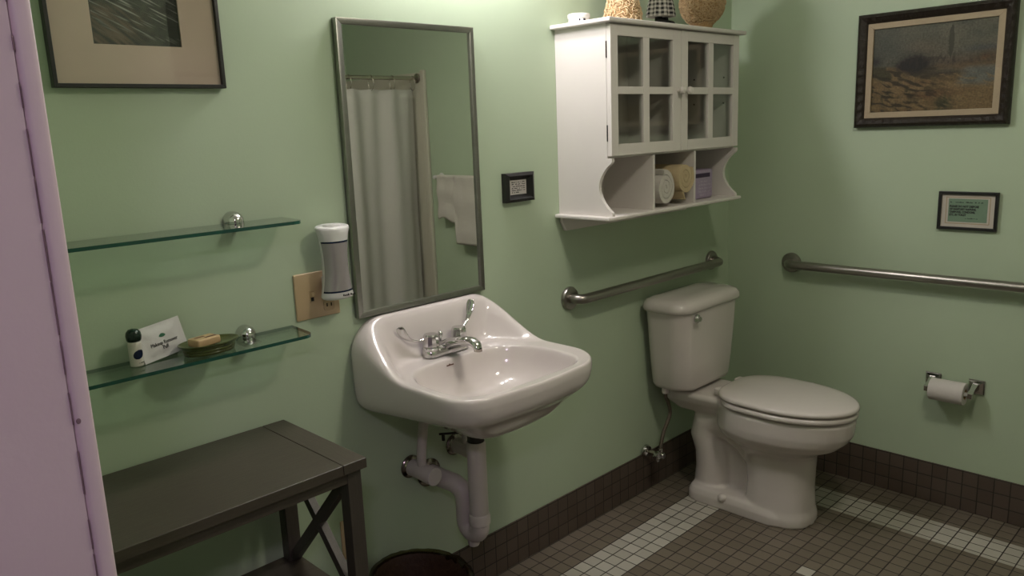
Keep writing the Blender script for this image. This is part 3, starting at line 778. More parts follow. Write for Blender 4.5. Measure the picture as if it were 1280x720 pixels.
# ------------------------------------------------------------------ wall cabinet
CB = dict(x0=-1.139, x1=-.345, yf=-.235, zt=1.829)
def make_cabinet():
    x0, x1, yf, zt = CB['x0'], CB['x1'], CB['yf'], CB['zt']
    zb = 1.217; zd = 1.4125
    root = thing('wall_cabinet', 'white wooden wall cabinet with glass doors and open cubbies above the toilet', 'cabinet', ((x0 + x1) / 2, 0, 1.2))
    bm = bm_new(); box(bm, x0 - .025, x1 + .022, -.253, -.001, zt, zt + .014, .004, 3); obj('top_board', bm, M['cab'], root, 40)
    bm = bm_new(); box(bm, x0 - .025, x1 + .022, -.243, -.001, zb - .013, zb, .004, 3); obj('bottom_board', bm, M['cab'], root, 40)
    yd = -.217                  # back of the doors
    for xa, xb in ((x0, x0 + .014), (x1 - .014, x1)):
        poly = [(-.001, zb), (-.001, zt), (yd, zt), (yd, zd - .006), (yf, zd - .006), (yf, zd - .016)]
        n = 14
        for k in range(n + 1):
            t = k / n; zz = zd - .022 - t * (zd - .022 - (zb + .014)); s = math.sin(PI * t) ** .8
            poly.append((yf + .003 + .052 * s, zz))
        poly += [(yf, zb + .008), (yf, zb)]
        bm = bm_new(); prism(bm, poly, 'x', xa, xb); sp = obj('side_panel', bm, M['cab'], root)
        if xa > -.5:
            for (y, z) in ((-.045, 1.676), (-.178, 1.676), (-.045, 1.579), (-.178, 1.579)):
                bm = bm_new(); lathe(bm, [(.0035, -.001), (.0035, .0006)], (xa, y, z), (-1, 0, 0), 10); obj('peg_hole', bm, M['slot'], sp)
    bm = bm_new(); box(bm, x0 + .014, x1 - .014, -.008, -.001, zb, zt); obj('back_panel', bm, M['cab'], root)
    bm = bm_new(); box(bm, x0 + .014, x1 - .014, yd, -.008, zd - .006, zd + .006); obj('cubby_top', bm, M['cab'], root)
    bm = bm_new(); box(bm, x0 + .014, -.752, -.19, -.008, 1.622, 1.634); box(bm, -.730, x1 - .014, -.19, -.008, 1.622, 1.634); obj('inner_shelf', bm, M['cab'], root)
    bm = bm_new(); box(bm, -.748, -.734, -.205, -.008, zd + .006, zt); obj('inner_partition', bm, M['cab'], root)
    for x in (-.893, -.635):
        bm = bm_new(); box(bm, x - .006, x + .006, -.226, -.008, zb, zd - .006, .001); obj('divider', bm, M['cab'], root)
    bm = bm_new(); prism(bm, [(x0 + .002, zb - .013), (x1 - .002, zb - .013), (x1 - .002, zb - .030), (x1 - .02, zb - .062), (x0 + .02, zb - .062), (x0 + .002, zb - .030)], 'y', -.016, -.001, .002); obj('mounting_rail', bm, M['cab'], root)
    # doors
    mid = -.741
    for xa, xb, panes, kx, hx in ((x0 + .001, mid - .0012, ((-1.101, -.963), (-.929, -.792)), -.762, x0 + .001), (mid + .0012, x1 - .001, ((-.698, -.561), (-.528, -.388)), -.716, x1 - .001)):
        bm = bm_new()
        (a0, a1), (b0, b1) = panes; za, zb_, zc, zd_ = 1.451, 1.610, 1.634, 1.791
        y0, y1 = yf, yd
        z_lo, z_hi = zd + .001, zt - .003
        box(bm, xa, a0, y0, y1, z_lo, z_hi, .0012); box(bm, b1, xb, y0, y1, z_lo, z_hi, .0012)
        box(bm, a0, b1, y0, y1, z_lo, za, .0012); box(bm, a0, b1, y0, y1, zd_, z_hi, .0012)
        box(bm, a1, b0, y0 + .0006, y1, za, zd_, .0012); box(bm, a0, a1, y0 + .0006, y1, zb_, zc, .0012); box(bm, b0, b1, y0 + .0006, y1, zb_, zc, .0012)
        d = obj('door', bm, M['cab'], root)
        for xs, xe in panes:
            for zs, ze in ((za, zb_), (zc, zd_)):
                bm = bm_new(); box(bm, xs - .002, xe + .002, -.2255, -.2235, zs - .002, ze + .002); obj('glass_pane', bm, M['pane'], d)
        bm = bm_new(); lathe(bm, [(.005, 0), (.005, .010), (.011, .014), (.014, .021), (.011, .028), (.001, .031)], (kx, yf, 1.622), (0, -1, 0), 20); obj('knob', bm, M['cab'], d, 50)
        s = -1 if hx < -.8 else 1
        for zz in (1.487, 1.748):
            bm = bm_new(); tube(bm, [(hx + s * .0006, yd - .001, zz - .026), (hx + s * .0006, yd - .001, zz + .026)], .0022, 8)
            if s > 0: box(bm, hx - .018, hx - .012, yd - .001, yd + .008, zz - .024, zz + .024)
            obj('hinge', bm, M['blackmetal'], d, 40)
make_cabinet()

def roll_towel(name, cx, cz, r, y0, y1, turns, m, label, flap=0., sx=1., sz=1., seed=1):
    root = tag(bpy.data.objects.new(name, None), label, 'towel'); COL.objects.link(root); root.location = (cx, (y0 + y1) / 2, cz - r)
    bm = bm_new(); n = int(turns * 30); th = r / (turns + .15); t2 = th * .86
    prof_o, prof_i = [], []
    for k in range(n + 1):
        a = 2 * PI * turns * k / n; rr = th * .25 + (r - th * .25) * k / n
        wob = 1 + .03 * N2(math.cos(a) * 2 + seed, math.sin(a) * 2, k * .01)
        prof_o.append((math.cos(a + .6) * rr * wob * sx, math.sin(a + .6) * rr * wob * sz)); ri = max(rr - t2, .001); prof_i.append((math.cos(a + .6) * ri * wob * sx, math.sin(a + .6) * ri * wob * sz))
    sec = prof_o + prof_i[::-1]
    ny = 10; rings = []
    for j in range(ny + 1):
        t = j / ny; y = y0 + (y1 - y0) * t
        dish = 1 - .03 * (1 if j in (0, ny) else 0)
        rings.append([(cx + p[0] * dish + .002 * N2(p[0] * 40, y * 30, seed), y + .004 * N2(p[0] * 35, p[1] * 35, seed + (7 if j else 0)) * (1 if j in (0, ny) else .2), cz + p[1] * dish) for p in sec])
    # build walls + end strips
    R = [[bm.verts.new(p) for p in r_] for r_ in rings]; L = len(sec)
    for j in range(ny):
        for k in range(L): bm.faces.new((R[j][k], R[j][(k + 1) % L], R[j + 1][(k + 1) % L], R[j + 1][k]))
    for j in (0, ny):
        for k in range(n): bm.faces.new((R[j][k], R[j][k + 1], R[j][L - 2 - k], R[j][L - 1 - k]))
    obj('roll', bm, m, root, 50)
    if flap:
        bm = bm_new(); rs = []
        for j in range(7):
            y = y0 + (y1 - y0) * j / 6
            rs.append([(cx - r * .5 * sx + .008 * s_, y, cz - r * .80 + .006 * s_ - u * flap) if False else (cx + (-.35 + .30 * u) * r + .005 * s_ * (1 - .3 * u), y + .003 * N2(u * 5, j, 2), cz - r * (.84 + .02) - u * flap) for u, s_ in ((0, -1), (.33, -1), (.66, -1), (1, -1), (1, 1), (.66, 1), (.33, 1), (0, 1))])
        loft(bm, rs); obj('loose_edge', bm, m, root, 60)
    return root
roll_towel('rolled_towel', -.816, 1.2855, .0675, -.224, -.02, 3.2, M['towelwhite'], 'rolled white towel in the middle cubby of the wall cabinet', 0., .84, 1.0, 1)
roll_towel('rolled_towel', -.706, 1.316, .0585, -.234, -.02, 3.0, M['towelcream'], 'rolled cream towel to the right of the white roll in the cubby', .030, .98, 1.08, 5)
def make_wipes():
    root = thing('purple_package', 'small pale purple package in the right cubby of the wall cabinet', 'package', (-.50, -.12, 1.217))
    x0, x1, y0, y1 = -.575, -.428, -.178, -.085
    bm = bm_new(); box(bm, x0, x1, y0, y1, 1.217, 1.330, .010, 3); obj('wrapper', bm, M['purple'], root, 50)
    bm = bm_new(); box(bm, x0 + .02, x1 - .025, y0 - .0012, y0 + .002, 1.300, 1.316, .0005); obj('label_band', bm, M['purple_dark'], root)
    squiggles('print', root, M['lilac_print'], ((x0 + x1) / 2 + .01, y0 - .0002, 1.285), (1, 0, 0), (0, 0, 1), 5, .085, .013, .006, .0005, 9)
make_wipes()

# things on top of the cabinet
ZT = CB['zt'] + .014
def make_jar():
    cx, cy = -1.132, -.105
    cx, cy = -1.108, -.082
    root = thing('white_jar', 'low round white lidded jar on the left end of the wall cabinet', 'jar', (cx, cy, ZT))
    bm = bm_new(); lathe(bm, [(.032, 0), (.0345, .003), (.035, .015), (.034, .017)], (cx, cy, ZT), (0, 0, 1), 32); obj('jar_body', bm, M['devwhite'], root, 40)
    bm = bm_new(); lathe(bm, [(.0362, .0155), (.037, .018), (.037, .027), (.0345, .030), (.001, .031)], (cx, cy, ZT), (0, 0, 1), 32); obj('lid', bm, M['devwhite'], root, 40)
    for a, w in ((1.25, .006), (1.4, .010), (1.66, .006)):
        bm = bm_new(); c = Vector((cx + .0352 * math.cos(a * PI), cy + .0352 * math.sin(a * PI), ZT + .009)); box(bm, c.x - w / 2, c.x + w / 2, c.y - .0006, c.y + .001, c.z - .003, c.z + .003)
        obj('printed_mark', bm, M['devband'], root)
make_jar()
def strands(bm, n, surf, ln, rad, rnd):
    for _ in range(n):
        u, v = rnd.random(), rnd.random(); p, nn = surf(u, v); p = Vector(p); nn = Vector(nn).normalized()
        t = nn.cross(Vector((rnd.uniform(-1, 1), rnd.uniform(-1, 1), rnd.uniform(-1, 1)))).normalized()
        l = ln * rnd.uniform(.6, 1.3); b = nn * rnd.uniform(.001, .005)
        pts = [p - t * l / 2 - nn * .002, p - t * l / 5 + b, p + t * l / 5 + b * 1.2, p + t * l / 2 - nn * .001]
        tube(bm, pts, [rad * .7, rad, rad, rad * .6], 4, False)
def make_bundle():
    cx, cy = -.985, -.168
    root = thing('straw_bundle', 'tied bell shaped bundle of pale straw on the wall cabinet, left of the doll', 'decoration', (cx, cy, ZT))
    prof = [(.05, 0), (.060, .008), (.061, .022), (.055, .045), (.044, .075), (.034, .110), (.030, .145), (.034, .17), (.040, .195), (.034, .22), (.016, .235), (.001, .238)]
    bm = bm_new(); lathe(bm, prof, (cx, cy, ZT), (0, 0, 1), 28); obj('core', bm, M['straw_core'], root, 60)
    rnd = random.Random(5); bm = bm_new()
    def surf(u, v):
        h = .235 * v; i = max(k for k in range(len(prof)) if prof[k][1] <= h + 1e-9); i = min(i, len(prof) - 2)
        f = (h - prof[i][1]) / (prof[i + 1][1] - prof[i][1]); r = prof[i][0] + (prof[i + 1][0] - prof[i][0]) * f; a = 2 * PI * u
        return (cx + r * math.cos(a), cy + r * math.sin(a), ZT + max(h, .007)), (math.cos(a), math.sin(a), .2)
    strands(bm, 1500, surf, .020, .0015, rnd); o = obj('straw_strands', bm, M['straw'], root, 180)
    bm = bm_new(); tube(bm, [(cx + .033 * math.cos(a), cy + .033 * math.sin(a), ZT + .146) for a in [2 * PI * k / 20 for k in range(21)]], .004, 6, False); obj('twine', bm, M['straw_brown'], root)
make_bundle()
def make_ball():
    cx, cy, zc, R = -.497, -.165, ZT + .098, .080
    root = thing('straw_ball', 'shaggy ball of brown straw on the right end of the wall cabinet', 'decoration', (cx, cy, ZT))
    bm = bm_new(); bmesh.ops.create_uvsphere(bm, u_segments=24, v_segments=16, radius=R, matrix=Matrix.Translation((cx, cy, zc)))
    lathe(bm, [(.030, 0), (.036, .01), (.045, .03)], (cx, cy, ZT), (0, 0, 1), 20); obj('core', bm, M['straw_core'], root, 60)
    rnd = random.Random(8); bm = bm_new()
    def surf(u, v):
        a = 2 * PI * u; c = 1 - 2 * v; s = math.sqrt(max(0, 1 - c * c)); n = (s * math.cos(a), s * math.sin(a), c); return (cx + R * n[0], cy + R * n[1], max(zc + R * n[2], ZT + .006)), n
    strands(bm, 2000, surf, .022, .0015, rnd); obj('straw_strands', bm, M['straw_brown'], root, 180)
make_ball()
def make_doll():
    cx, cy = -.785, -.180
    root = thing('rag_doll', 'small cloth doll in black and white gingham dress on the wall cabinet', 'doll', (cx, cy, ZT))
    bm = bm_new()
    for s in (-1, 1):
        rs = [[(cx + .008 + s * .018 + a * math.cos(t), cy + dy + b * math.sin(t), ZT + z) for t in [2 * PI * k / 20 for k in range(20)]] for a, b, dy, z in ((.017, .028, -.010, 0), (.019, .031, -.010, .006), (.017, .026, -.008, .014), (.012, .014, .002, .020), (.011, .011, .004, .05))]
        loft(bm, rs)
    obj('shoes', bm, M['doll_black'], root, 60)
    bm = bm_new(); uvl = bm.loops.layers.uv.new('UVMap'); n = 64; H = ((.054, .030), (.055, .033), (.050, .06), (.044, .10), (.038, .135), (.032, .16), (.022, .175))
    R = [[bm.verts.new((cx + (r + (.005 * math.cos(9 * 2 * PI * k / n) if z < .1 else 0)) * math.cos(2 * PI * k / n), cy + (r * .8 + (.005 * math.cos(9 * 2 * PI * k / n) if z < .1 else 0)) * math.sin(2 * PI * k / n), ZT + z)) for k in range(n)] for r, z in H]
    for j in range(len(H) - 1):
        for k in range(n):
            f = bm.faces.new((R[j][k], R[j][(k + 1) % n], R[j + 1][(k + 1) % n], R[j + 1][k]))
            for lp, uv in zip(f.loops, ((k / n, H[j][1] / .13), ((k + 1) / n, H[j][1] / .13), ((k + 1) / n, H[j + 1][1] / .13), (k / n, H[j + 1][1] / .13))): lp[uvl].uv = uv
    bm.faces.new(R[0][::-1]); bm.faces.new(R[-1])
    obj('dress', bm, M['gingham'], root, 60)
    bm = bm_new(); lathe(bm, [(.014, .17), (.020, .182), (.032, .20), (.034, .22), (.026, .243), (.001, .252)], (cx, cy, ZT), (0, 0, 1), 24); obj('head', bm, M['doll_skin'], root, 60)
    for s in (-1, 1):
        bm = bm_new(); tube(bm, [(cx + s * .034, cy, ZT + .155), (cx + s * .06, cy - .02, ZT + .125), (cx + s * .062, cy - .045, ZT + .105)], [.013, .012, .010], 12); obj('arm', bm, M['doll_skin'], root, 60)
    rnd = random.Random(3); bm = bm_new()
    def surf(u, v):
        a = 2 * PI * u; c = v; s = math.sqrt(1 - c * c); nn = (s * math.cos(a), s * math.sin(a) + .3, c); return (cx + .034 * s * math.cos(a), cy + .008 + .03 * s * math.sin(a), ZT + .222 + .03 * c), nn
    strands(bm, 220, surf, .03, .0013, rnd); obj('hair', bm, M['straw_brown'], root, 180)
make_doll()

# ------------------------------------------------------------------ grab bars
def grab_bar(axis, a, b, z, label):
    P = (lambda s, d, zz: (s, -d, zz)) if axis == 'x' else (lambda s, d, zz: (-d, s, zz))
    root = thing('grab_bar', label, 'grab bar', P((a + b) / 2, .0, z))
    sgn = 1 if b > a else -1; D = .057; r = .032
    pts = [P(a, .004, z), P(a, D - r, z)]
    pts += [P(a + sgn * r * (1 - math.cos(t)), D - r + r * math.sin(t), z) for t in [PI / 2 * k / 8 for k in range(1, 9)]]
    n = 12; pts += [P(a + sgn * r + (b - a - 2 * sgn * r) * k / n, D, z) for k in range(1, n)]
    pts += [P(b - sgn * r * (1 - math.cos(t)), D - r + r * math.sin(t), z) for t in [PI / 2 * k / 8 for k in range(8, 0, -1)]]
    pts += [P(b, D - r, z), P(b, .004, z)]
    bm = bm_new(); tube(bm, pts, .0178, 22); obj('bar', bm, M['steel'], root, 60)
    for e in (a, b):
        bm = bm_new(); lathe(bm, [(.042, 0), (.042, .008), (.039, .013), (.028, .015), (.0182, .0155)], P(e, 0, z), (0, -1, 0) if axis == 'x' else (-1, 0, 0), 36); obj('flange', bm, M['steel'], root, 40)
grab_bar('x', -1.099, -.147, .908, 'steel grab bar on the back wall above the toilet tank')
grab_bar('y', -.307, -1.36, .905, 'long steel grab bar on the right wall below the green sign')

# ------------------------------------------------------------------ painting on the right wall
def make_painting():
    y0, y1, z0, z1 = -.553, -1.081, 1.464, 1.882
    root = thing('landscape_painting', 'landscape painting in dark ornate frame with linen liner, right wall', 'picture', (0, (y0 + y1) / 2, z0))
    o = [(y0, z0), (y1, z0), (y1, z1), (y0, z1)]
    def ins(w): return [(y0 - w, z0 + w), (y1 + w, z0 + w), (y1 + w, z1 - w), (y0 - w, z1 - w)]
    bm = bm_new(); prof = [(0, -.002), (0, -.024), (.006, -.033), (.013, -.036), (.019, -.031), (.025, -.029), (.033, -.020), (.036, -.016), (.036, -.008)]
    # subdivided bars so the carving can wobble
    rings = []
    for w, x in prof:
        q = ins(w); ring = []
        for k in range(4):
            a, b = q[k], q[(k + 1) % 4]; nseg = 60 if k % 2 == 0 else 46
            for i in range(nseg):
                t = i / nseg; bead = .0022 * math.cos(2 * PI * i / 4) if .004 < w < .03 and i else 0.
                ring.append((x - bead, a[0] + (b[0] - a[0]) * t, a[1] + (b[1] - a[1]) * t))
        rings.append(ring)
    loft(bm, rings, False, False); obj('frame', bm, M['bronze'], root, 40)
    bm = bm_new(); ring_frame(bm, 1, y0 - .032, y1 + .032, z0 + .032, z1 - .032, .024, -.017, -.006, 'x', .001); obj('liner', bm, M['liner'], root)
    def blob(u, v, cu, cv, ru, rv, k=1.): return math.exp(-(((u - cu) / ru) ** 2 + ((v - cv) / rv) ** 2) * k)
    def c(u, v):
        n1 = N2(u * 5, v * 5, 1); n2 = N2(u * 14, v * 14, 2); n3 = N2(u * 40, v * 34, 3)
        sky = mixc((.135, .15, .135), (.20, .205, .175), .5 + n1 + .5 * n2); sky = mixc(sky, (.095, .115, .115), .55 * blob(u, v, .22, .72, .22, .22)); sky = mixc(sky, (.23, .19, .15), .5 * blob(u, v, .45, .72, .18, .12))
        hz = .54 + .03 * n1
        ground = mixc((.21, .145, .07), (.30, .215, .115), .5 + n1 * .9 + .3 * n3)
        d = v + .35 * u + .05 * n1
        ground = mixc(ground, (.075, .070, .030), sstep(-.05, .2, N2(u * 7 + 3, d * 9, 7) + .25 * n2) * sstep(.78, .35, u) * sstep(.10, .2, v))
        ground = mixc(ground, (.16, .075, .035), .8 * blob(u, v, .52, .21, .2, .05) + .5 * blob(u, v, .35, .33, .2, .04))
        ground = mixc(ground, (.045, .035, .022), .9 * blob(u, v, .62, .43, .22, .035) + .4 * blob(u, v, .68, .36, .14, .02))
        ground = mixc(ground, (.035, .045, .018), .9 * blob(u, v, .62, .08, .07, .10) * (.7 + .6 * n3 + .3))
        col = mixc(ground, sky, sstep(hz - .02, hz + .02, v))
        band = blob(u, v, .66, .55, .32, .075); col = mixc(col, mixc((.12, .085, .07), (.19, .15, .12), .5 + n2), .85 * band)
        col = mixc(col, (.11, .13, .16), .9 * blob(u, v, .90, .665, .14, .035))
        col = mixc(col, mixc((.20, .10, .05), (.12, .09, .05), .5 + n2), .9 * blob(u, v, .93, .57, .11, .07))
        w = sstep(.68, .82, u + .25 * (.42 - v) + .04 * n2) * sstep(.24, .34, v) * sstep(.52, .44, v); col = mixc(col, mixc((.15, .17, .175), (.21, .23, .23), .5 + n2), w)
        col = mixc(col, (.13, .135, .125), .5 * blob(u, v, .62, .46, .10, .04))
        bush = blob(u, v, .37, .545, .11, .095) * 1.8 + .7 * blob(u, v, .26, .53, .06, .05); col = mixc(col, (.020, .017, .020), min(1, bush + .25 * n3) if bush > .35 else bush)
        col = mixc(col, (.030, .026, .035), .9 * blob(u, v, .03, .60, .06, .06))
        if v > .55: col = mixc(col, (.085, .075, .06), .45 * sstep(.15, .45, N2(u * 60, v * 7, 11)) * sstep(.86, .6, v) * (blob(u, v, .15, .66, .2, .12) + blob(u, v, .75, .66, .16, .1)))
        # small touches: mound shadows, reeds, bare twigs, dabs of light
        m_ = N2(u * 11 + 5, d * 26, 17)
        if v < .5 and u < .72: col = mixc(col, (.030, .028, .014), .85 * sstep(-.02, .22, m_) * sstep(.72, .4, u))
        if v < .42: col = mixc(col, (.34, .25, .14), .55 * sstep(.08, .32, N2(u * 13, d * 40, 21)))
        col = mixc(col, (.040, .055, .020), .8 * sstep(.0, .35, N2(u * 30, v * 12, 23) + .1) * blob(u, v, .62, .09, .075, .10))
        col = mixc(col, (.040, .055, .020), .7 * sstep(.0, .35, N2(u * 26, v * 12, 24)) * blob(u, v, .1, .16, .09, .07))
        if .5 < v < .72: col = mixc(col, (.045, .035, .030), .6 * sstep(.0, .3, N2(u * 38, v * 16, 29)) * blob(u, v, .6, .58, .4, .08))
        col = tuple(max(0, x * (.80 + .9 * N2(u * 70, v * 60, 31) * .35)) for x in col)
        wd = .017 * math.sin(PI * min(1, max(0, (v - .60) / .34))) ** .6 + .004; col = mixc(col, (.060, .060, .050), .85 * (abs(u - .645 - .006 * N2(v * 20, 3, 1)) < wd and .58 < v < .94))
        return tuple(x * k for x, k in zip(col, (.70, .66, .56)))
    ya, yb, za, zb_ = -.604, -1.030, 1.512, 1.834
    vgrid('canvas', 300, 220, lambda u, v: (-.009, ya + (yb - ya) * u, za + (zb_ - za) * v), c, M['painting'], root)
    bm = bm_new(); box(bm, -.0055, -.001, yb + .005, ya - .005, za + .005, zb_ - .005); obj('backing', bm, M['black'], root)
make_painting()

def make_sign():
    y0, y1, z0, z1 = -.873, -1.069, 1.0875, 1.2265
    root = thing('framed_sign', 'small black framed green sign asking about disposal, right wall', 'sign', (0, (y0 + y1) / 2, z0))
    bm = bm_new(); ring_frame(bm, 1, y0, y1, z0, z1, .0105, -.016, -.001, 'x', .001); obj('frame', bm, M['black'], root)
    bm = bm_new(); box(bm, -.008, -.001, y1 + .008, y0 - .008, z0 + .008, z1 - .008); obj('mat_board', bm, M['white_mat'], root)
    bm = bm_new(); ring_frame(bm, 1, -.898, -1.044, 1.109, 1.2075, .003, -.0086, -.0078, 'x', 0.); obj('mat_line', bm, M['liner'], root)
    bm = bm_new(); box(bm, -.0088, -.008, -1.035, -.907, 1.1165, 1.2005); obj('card', bm, M['greenpaper'], root)
    X, Y = (0, -1, 0), (0, 0, 1)
    squiggles('heading', root, M['ink'], (-.0089, -.965, 1.188), X, Y, 1, .105, .01, .0042, .0003, 21, 1.)
    for i, s in enumerate(('PLEASE DO NOT DISPOSE', 'OF SANITARY NAPKINS,', 'TAMPONS, CONDOMS,', 'ETC. IN TOILET')):
        text_mesh('lettering', s, .0102, root, M['ink'], (-.0089, -.911, 1.1725 - i * .0103), X, Y, .0003, 'LEFT', squash=.82 if i == 0 else .80, bold=.0006)
    squiggles('signature', root, M['ink'], (-.0089, -.985, 1.130), X, Y, 1, .04, .01, .0036, .0003, 22, 1.)
make_sign()

# ------------------------------------------------------------------ toilet paper
def make_holder():
    ya, yb, zc, d = -.8955, -1.045, .5025, .070
    root = thing('paper_holder', 'chrome toilet paper holder with two square posts, right wall', 'paper holder', (0, (ya + yb) / 2, zc))
    for y, s in ((ya, -1), (yb, 1)):
        bm = bm_new(); rings = []
        for h, x in ((.0275, 0), (.0275, -.005), (.024, -.009), (.012, -.011)): rings.append([(x, y + a * h, zc + b * h) for a, b in ((-1, -1), (1, -1), (1, 1), (-1, 1))])
        loft(bm, rings); obj('mounting_plate', bm, M['chrome'], root)
        bm = bm_new(); rings = []
        for x, z, w, h in ((-.006, zc + .004, .011, .013), (-.03, zc + .002, .009, .010), (-.052, zc - .006, .008, .009), (-.066, zc - .013, .009, .011), (-.080, zc - .016, .009, .011), (-.083, zc - .0165, .007, .009)):
            rings.append([(x, y + a * w, z + b * h) for a, b in ((-1, -1), (1, -1), (1, 1), (-1, 1))])
        loft(bm, rings); obj('post', bm, M['chrome'], root)
    bm = bm_new(); tube(bm, [(-d, ya - .006, .4875), (-d, yb + .006, .4875)], .008, 16); obj('roller', bm, M['devwhite'], root, 50)
    rr = thing('toilet_paper_roll', 'white toilet paper roll on the chrome holder by the toilet', 'toilet paper', (-d, -.97, .446))
    def cyl(r): return [(-d + r * math.cos(t), r * math.sin(t) + .4875) for t in [2 * PI * k / 40 for k in range(40)]]
    y0, y1 = -.909, -1.027
    bm = bm_new(); loft(bm, [[(p[0], y, p[1]) for p in cyl(r)] for r, y in ((.020, y0), (.0405, y0), (.0415, y0 - .001), (.0415, y1 + .001), (.0405, y1), (.020, y1))], False, False); obj('paper', bm, M['paper'], rr, 40)
    bm = bm_new(); loft(bm, [[(p[0], y, p[1]) for p in cyl(r)] for r, y in ((.020, y0), (.020, y1), (.0188, y1), (.0188, y0), (.020, y0))], False, False); obj('core', bm, M['soap'], rr, 40)
    bm = bm_new(); a0 = PI * .86
    q = []
    for k, (dy, dz) in enumerate(((-.006, .004), (0, -.004), (.008, .007))): q.append((-d + .0418 * math.cos(a0) - .0005, -.965 - dy, .4875 + .0418 * math.sin(a0) + dz - .012))
    tube(bm, q, .0009, 6); obj('embossed_mark', bm, M['liner'], rr)
make_holder()

# ------------------------------------------------------------------ toilet
TX = -.478
def make_toilet():
    root = thing('toilet', 'white two piece toilet with closed lid in the corner', 'toilet', (TX, -.4, 0))
    N = 56
    def egg(hw, yb, yf, z, p=2.25, cut=.0):
        yc = yb + (yf - yb) * .42; r = []
        for k in range(N):
            a = 2 * PI * k / N; ca, sa = math.cos(a), math.sin(a)
            x = hw * math.copysign(abs(ca) ** (2 / p), ca); s = math.copysign(abs(sa) ** (2 / p), sa)
            y = yc + (yb - yc) * s if sa > 0 else yc + (yc - yf) * s
            r.append((TX + x, y, z))
        return r
    bm = bm_new()
    # bowl and front column
    loft(bm, [egg(.116, -.40, -.655, 0, 2.6), egg(.116, -.40, -.655, .03, 2.6), egg(.110, -.40, -.648, .06, 2.6), egg(.104, -.40, -.645, .14, 2.5), egg(.104, -.39, -.648, .22, 2.5), egg(.106, -.38, -.650, .262, 2.5), egg(.120, -.35, -.662, .286, 2.4), egg(.144, -.31, -.695, .305, 2.3), egg(.166, -.28, -.738, .325, 2.2), egg(.179, -.27, -.766, .352, 2.2), egg(.184, -.27, -.783, .380, 2.1), egg(.184, -.27, -.786, .404, 2.1), egg(.184, -.27, -.789, .435, 2.1), egg(.177, -.28, -.782, .444, 2.1)])
    # rear deck below the tank
    def rr(hx, y0, y1, z): return [(p[0], p[1], z) for p in rrect(TX, (y0 + y1) / 2, hx, (y0 - y1) / 2, .03, 6)]
    loft(bm, [rr(.07, -.09, -.34, .36), rr(.115, -.045, -.36, .412), rr(.125, -.04, -.37, .44), rr(.115, -.05, -.36, .454)])
    # foot
    loft(bm, [[(p[0], p[1], z) for p in rrect(TX, -.375, hx, hy - .01, .05, 6)] for hx, hy, z in ((.122, .222, 0), (.122, .222, .035), (.112, .214, .056), (.10, .20, .062))])
    # trapway and web
    loft(bm, [[(TX + s * .026, y, z) for y, z in ((-.17, .04), (-.52, .04), (-.52, .26), (-.44, .34), (-.30, .36), (-.20, .30))] for s in (-1, 1)])
    tube(bm, [(TX, -.50, .17), (TX, -.45, .235), (TX, -.40, .29), (TX, -.335, .325), (TX, -.27, .335), (TX, -.225, .315), (TX, -.215, .26), (TX, -.235, .20), (TX, -.24, .12), (TX, -.235, .05)], [.076, .084, .086, .086, .086, .086, .084, .082, .082, .084], 26)
    o = obj('bowl', bm, M['ceramic'], root, 180)
    md = o.modifiers.new('fuse', 'REMESH'); md.mode = 'VOXEL'; md.voxel_size = .0055; md.use_smooth_shade = True
    md = o.modifiers.new('soft', 'SMOOTH'); md.iterations = 5; md.factor = .5
    for s in (-1, 1):
        bm = bm_new(); lathe(bm, [(.018, 0), (.0175, .008), (.012, .015), (.001, .018)], (TX + s * .112, -.335, .046), (s * .75, 0, .66), 20); obj('bolt_cap', bm, M['seat'], root, 60)
    # seat and lid
    def egg(hw, yb, yf, z, p=2.25, pb=3.6):
        yc = yb + (yf - yb) * .46; r = []
        for k in range(N):
            a = 2 * PI * k / N; ca, sa = math.cos(a), math.sin(a); q = pb if sa > 0 else p
            x = hw * math.copysign(abs(ca) ** (2 / q), ca) * (1 if sa <= 0 else 1 - .14 * abs(sa) ** 2); s = math.copysign(abs(sa) ** (2 / q), sa)
            r.append((TX + x, yc + (yb - yc) * s if sa > 0 else yc + (yc - yf) * s, z))
        return r
    def slab(hw, yb, yf, z0, z1, e, dome=0., p=2.0):
        b = bm_new(); rs = [egg(hw - e, yb - e, yf + e, z0, p), egg(hw, yb, yf, z0 + e * .6, p), egg(hw, yb, yf, z1 - e, p), egg(hw - e * .4, yb - e * .4, yf + e * .4, z1 - e * .3, p), egg(hw - e * 1.3, yb - e * 1.3, yf + e * 1.3, z1, p)]
        if dome: rs += [egg(hw * .8, yb - .05, yf + .05, z1 + dome * .55, p), egg(hw * .5, yb - .12, yf + .12, z1 + dome * .9, p), egg(hw * .15, yb - .2, yf + .2, z1 + dome, p)]
        loft(b, rs); return b
    obj('seat', slab(.190, -.306, -.794, .4475, .470, .008), M['seat'], root, 60)
    obj('lid', slab(.190, -.296, -.797, .4735, .494, .008, .007), M['seat'], root, 60)
    for s in (-1, 1):
        bm = bm_new(); box(bm, TX + s * .075 - .022, TX + s * .075 + .022, -.318, -.280, .460, .490, .008, 3); obj('hinge', bm, M['seat'], root, 50)
    # tank
    def tk(hw, yb, yf, z, r=.055, bow=.03):
        q = []
        for x, y in rrect(TX, (yb + yf) / 2, hw, (yb - yf) / 2, r, 9):
            t = (x - TX) / hw; f = (yb - y) / (yb - yf); q.append((x, y - bow * f * (1 - t * t), z))
        return q
    bm = bm_new(); loft(bm, [tk(.165, -.035, -.180, .465), tk(.178, -.030, -.192, .471), tk(.186, -.028, -.196, .486), tk(.196, -.026, -.200, .57), tk(.207, -.024, -.204, .68), tk(.218, -.022, -.206, .798)])
    t = obj('tank', bm, M['ceramic'], root, 50)
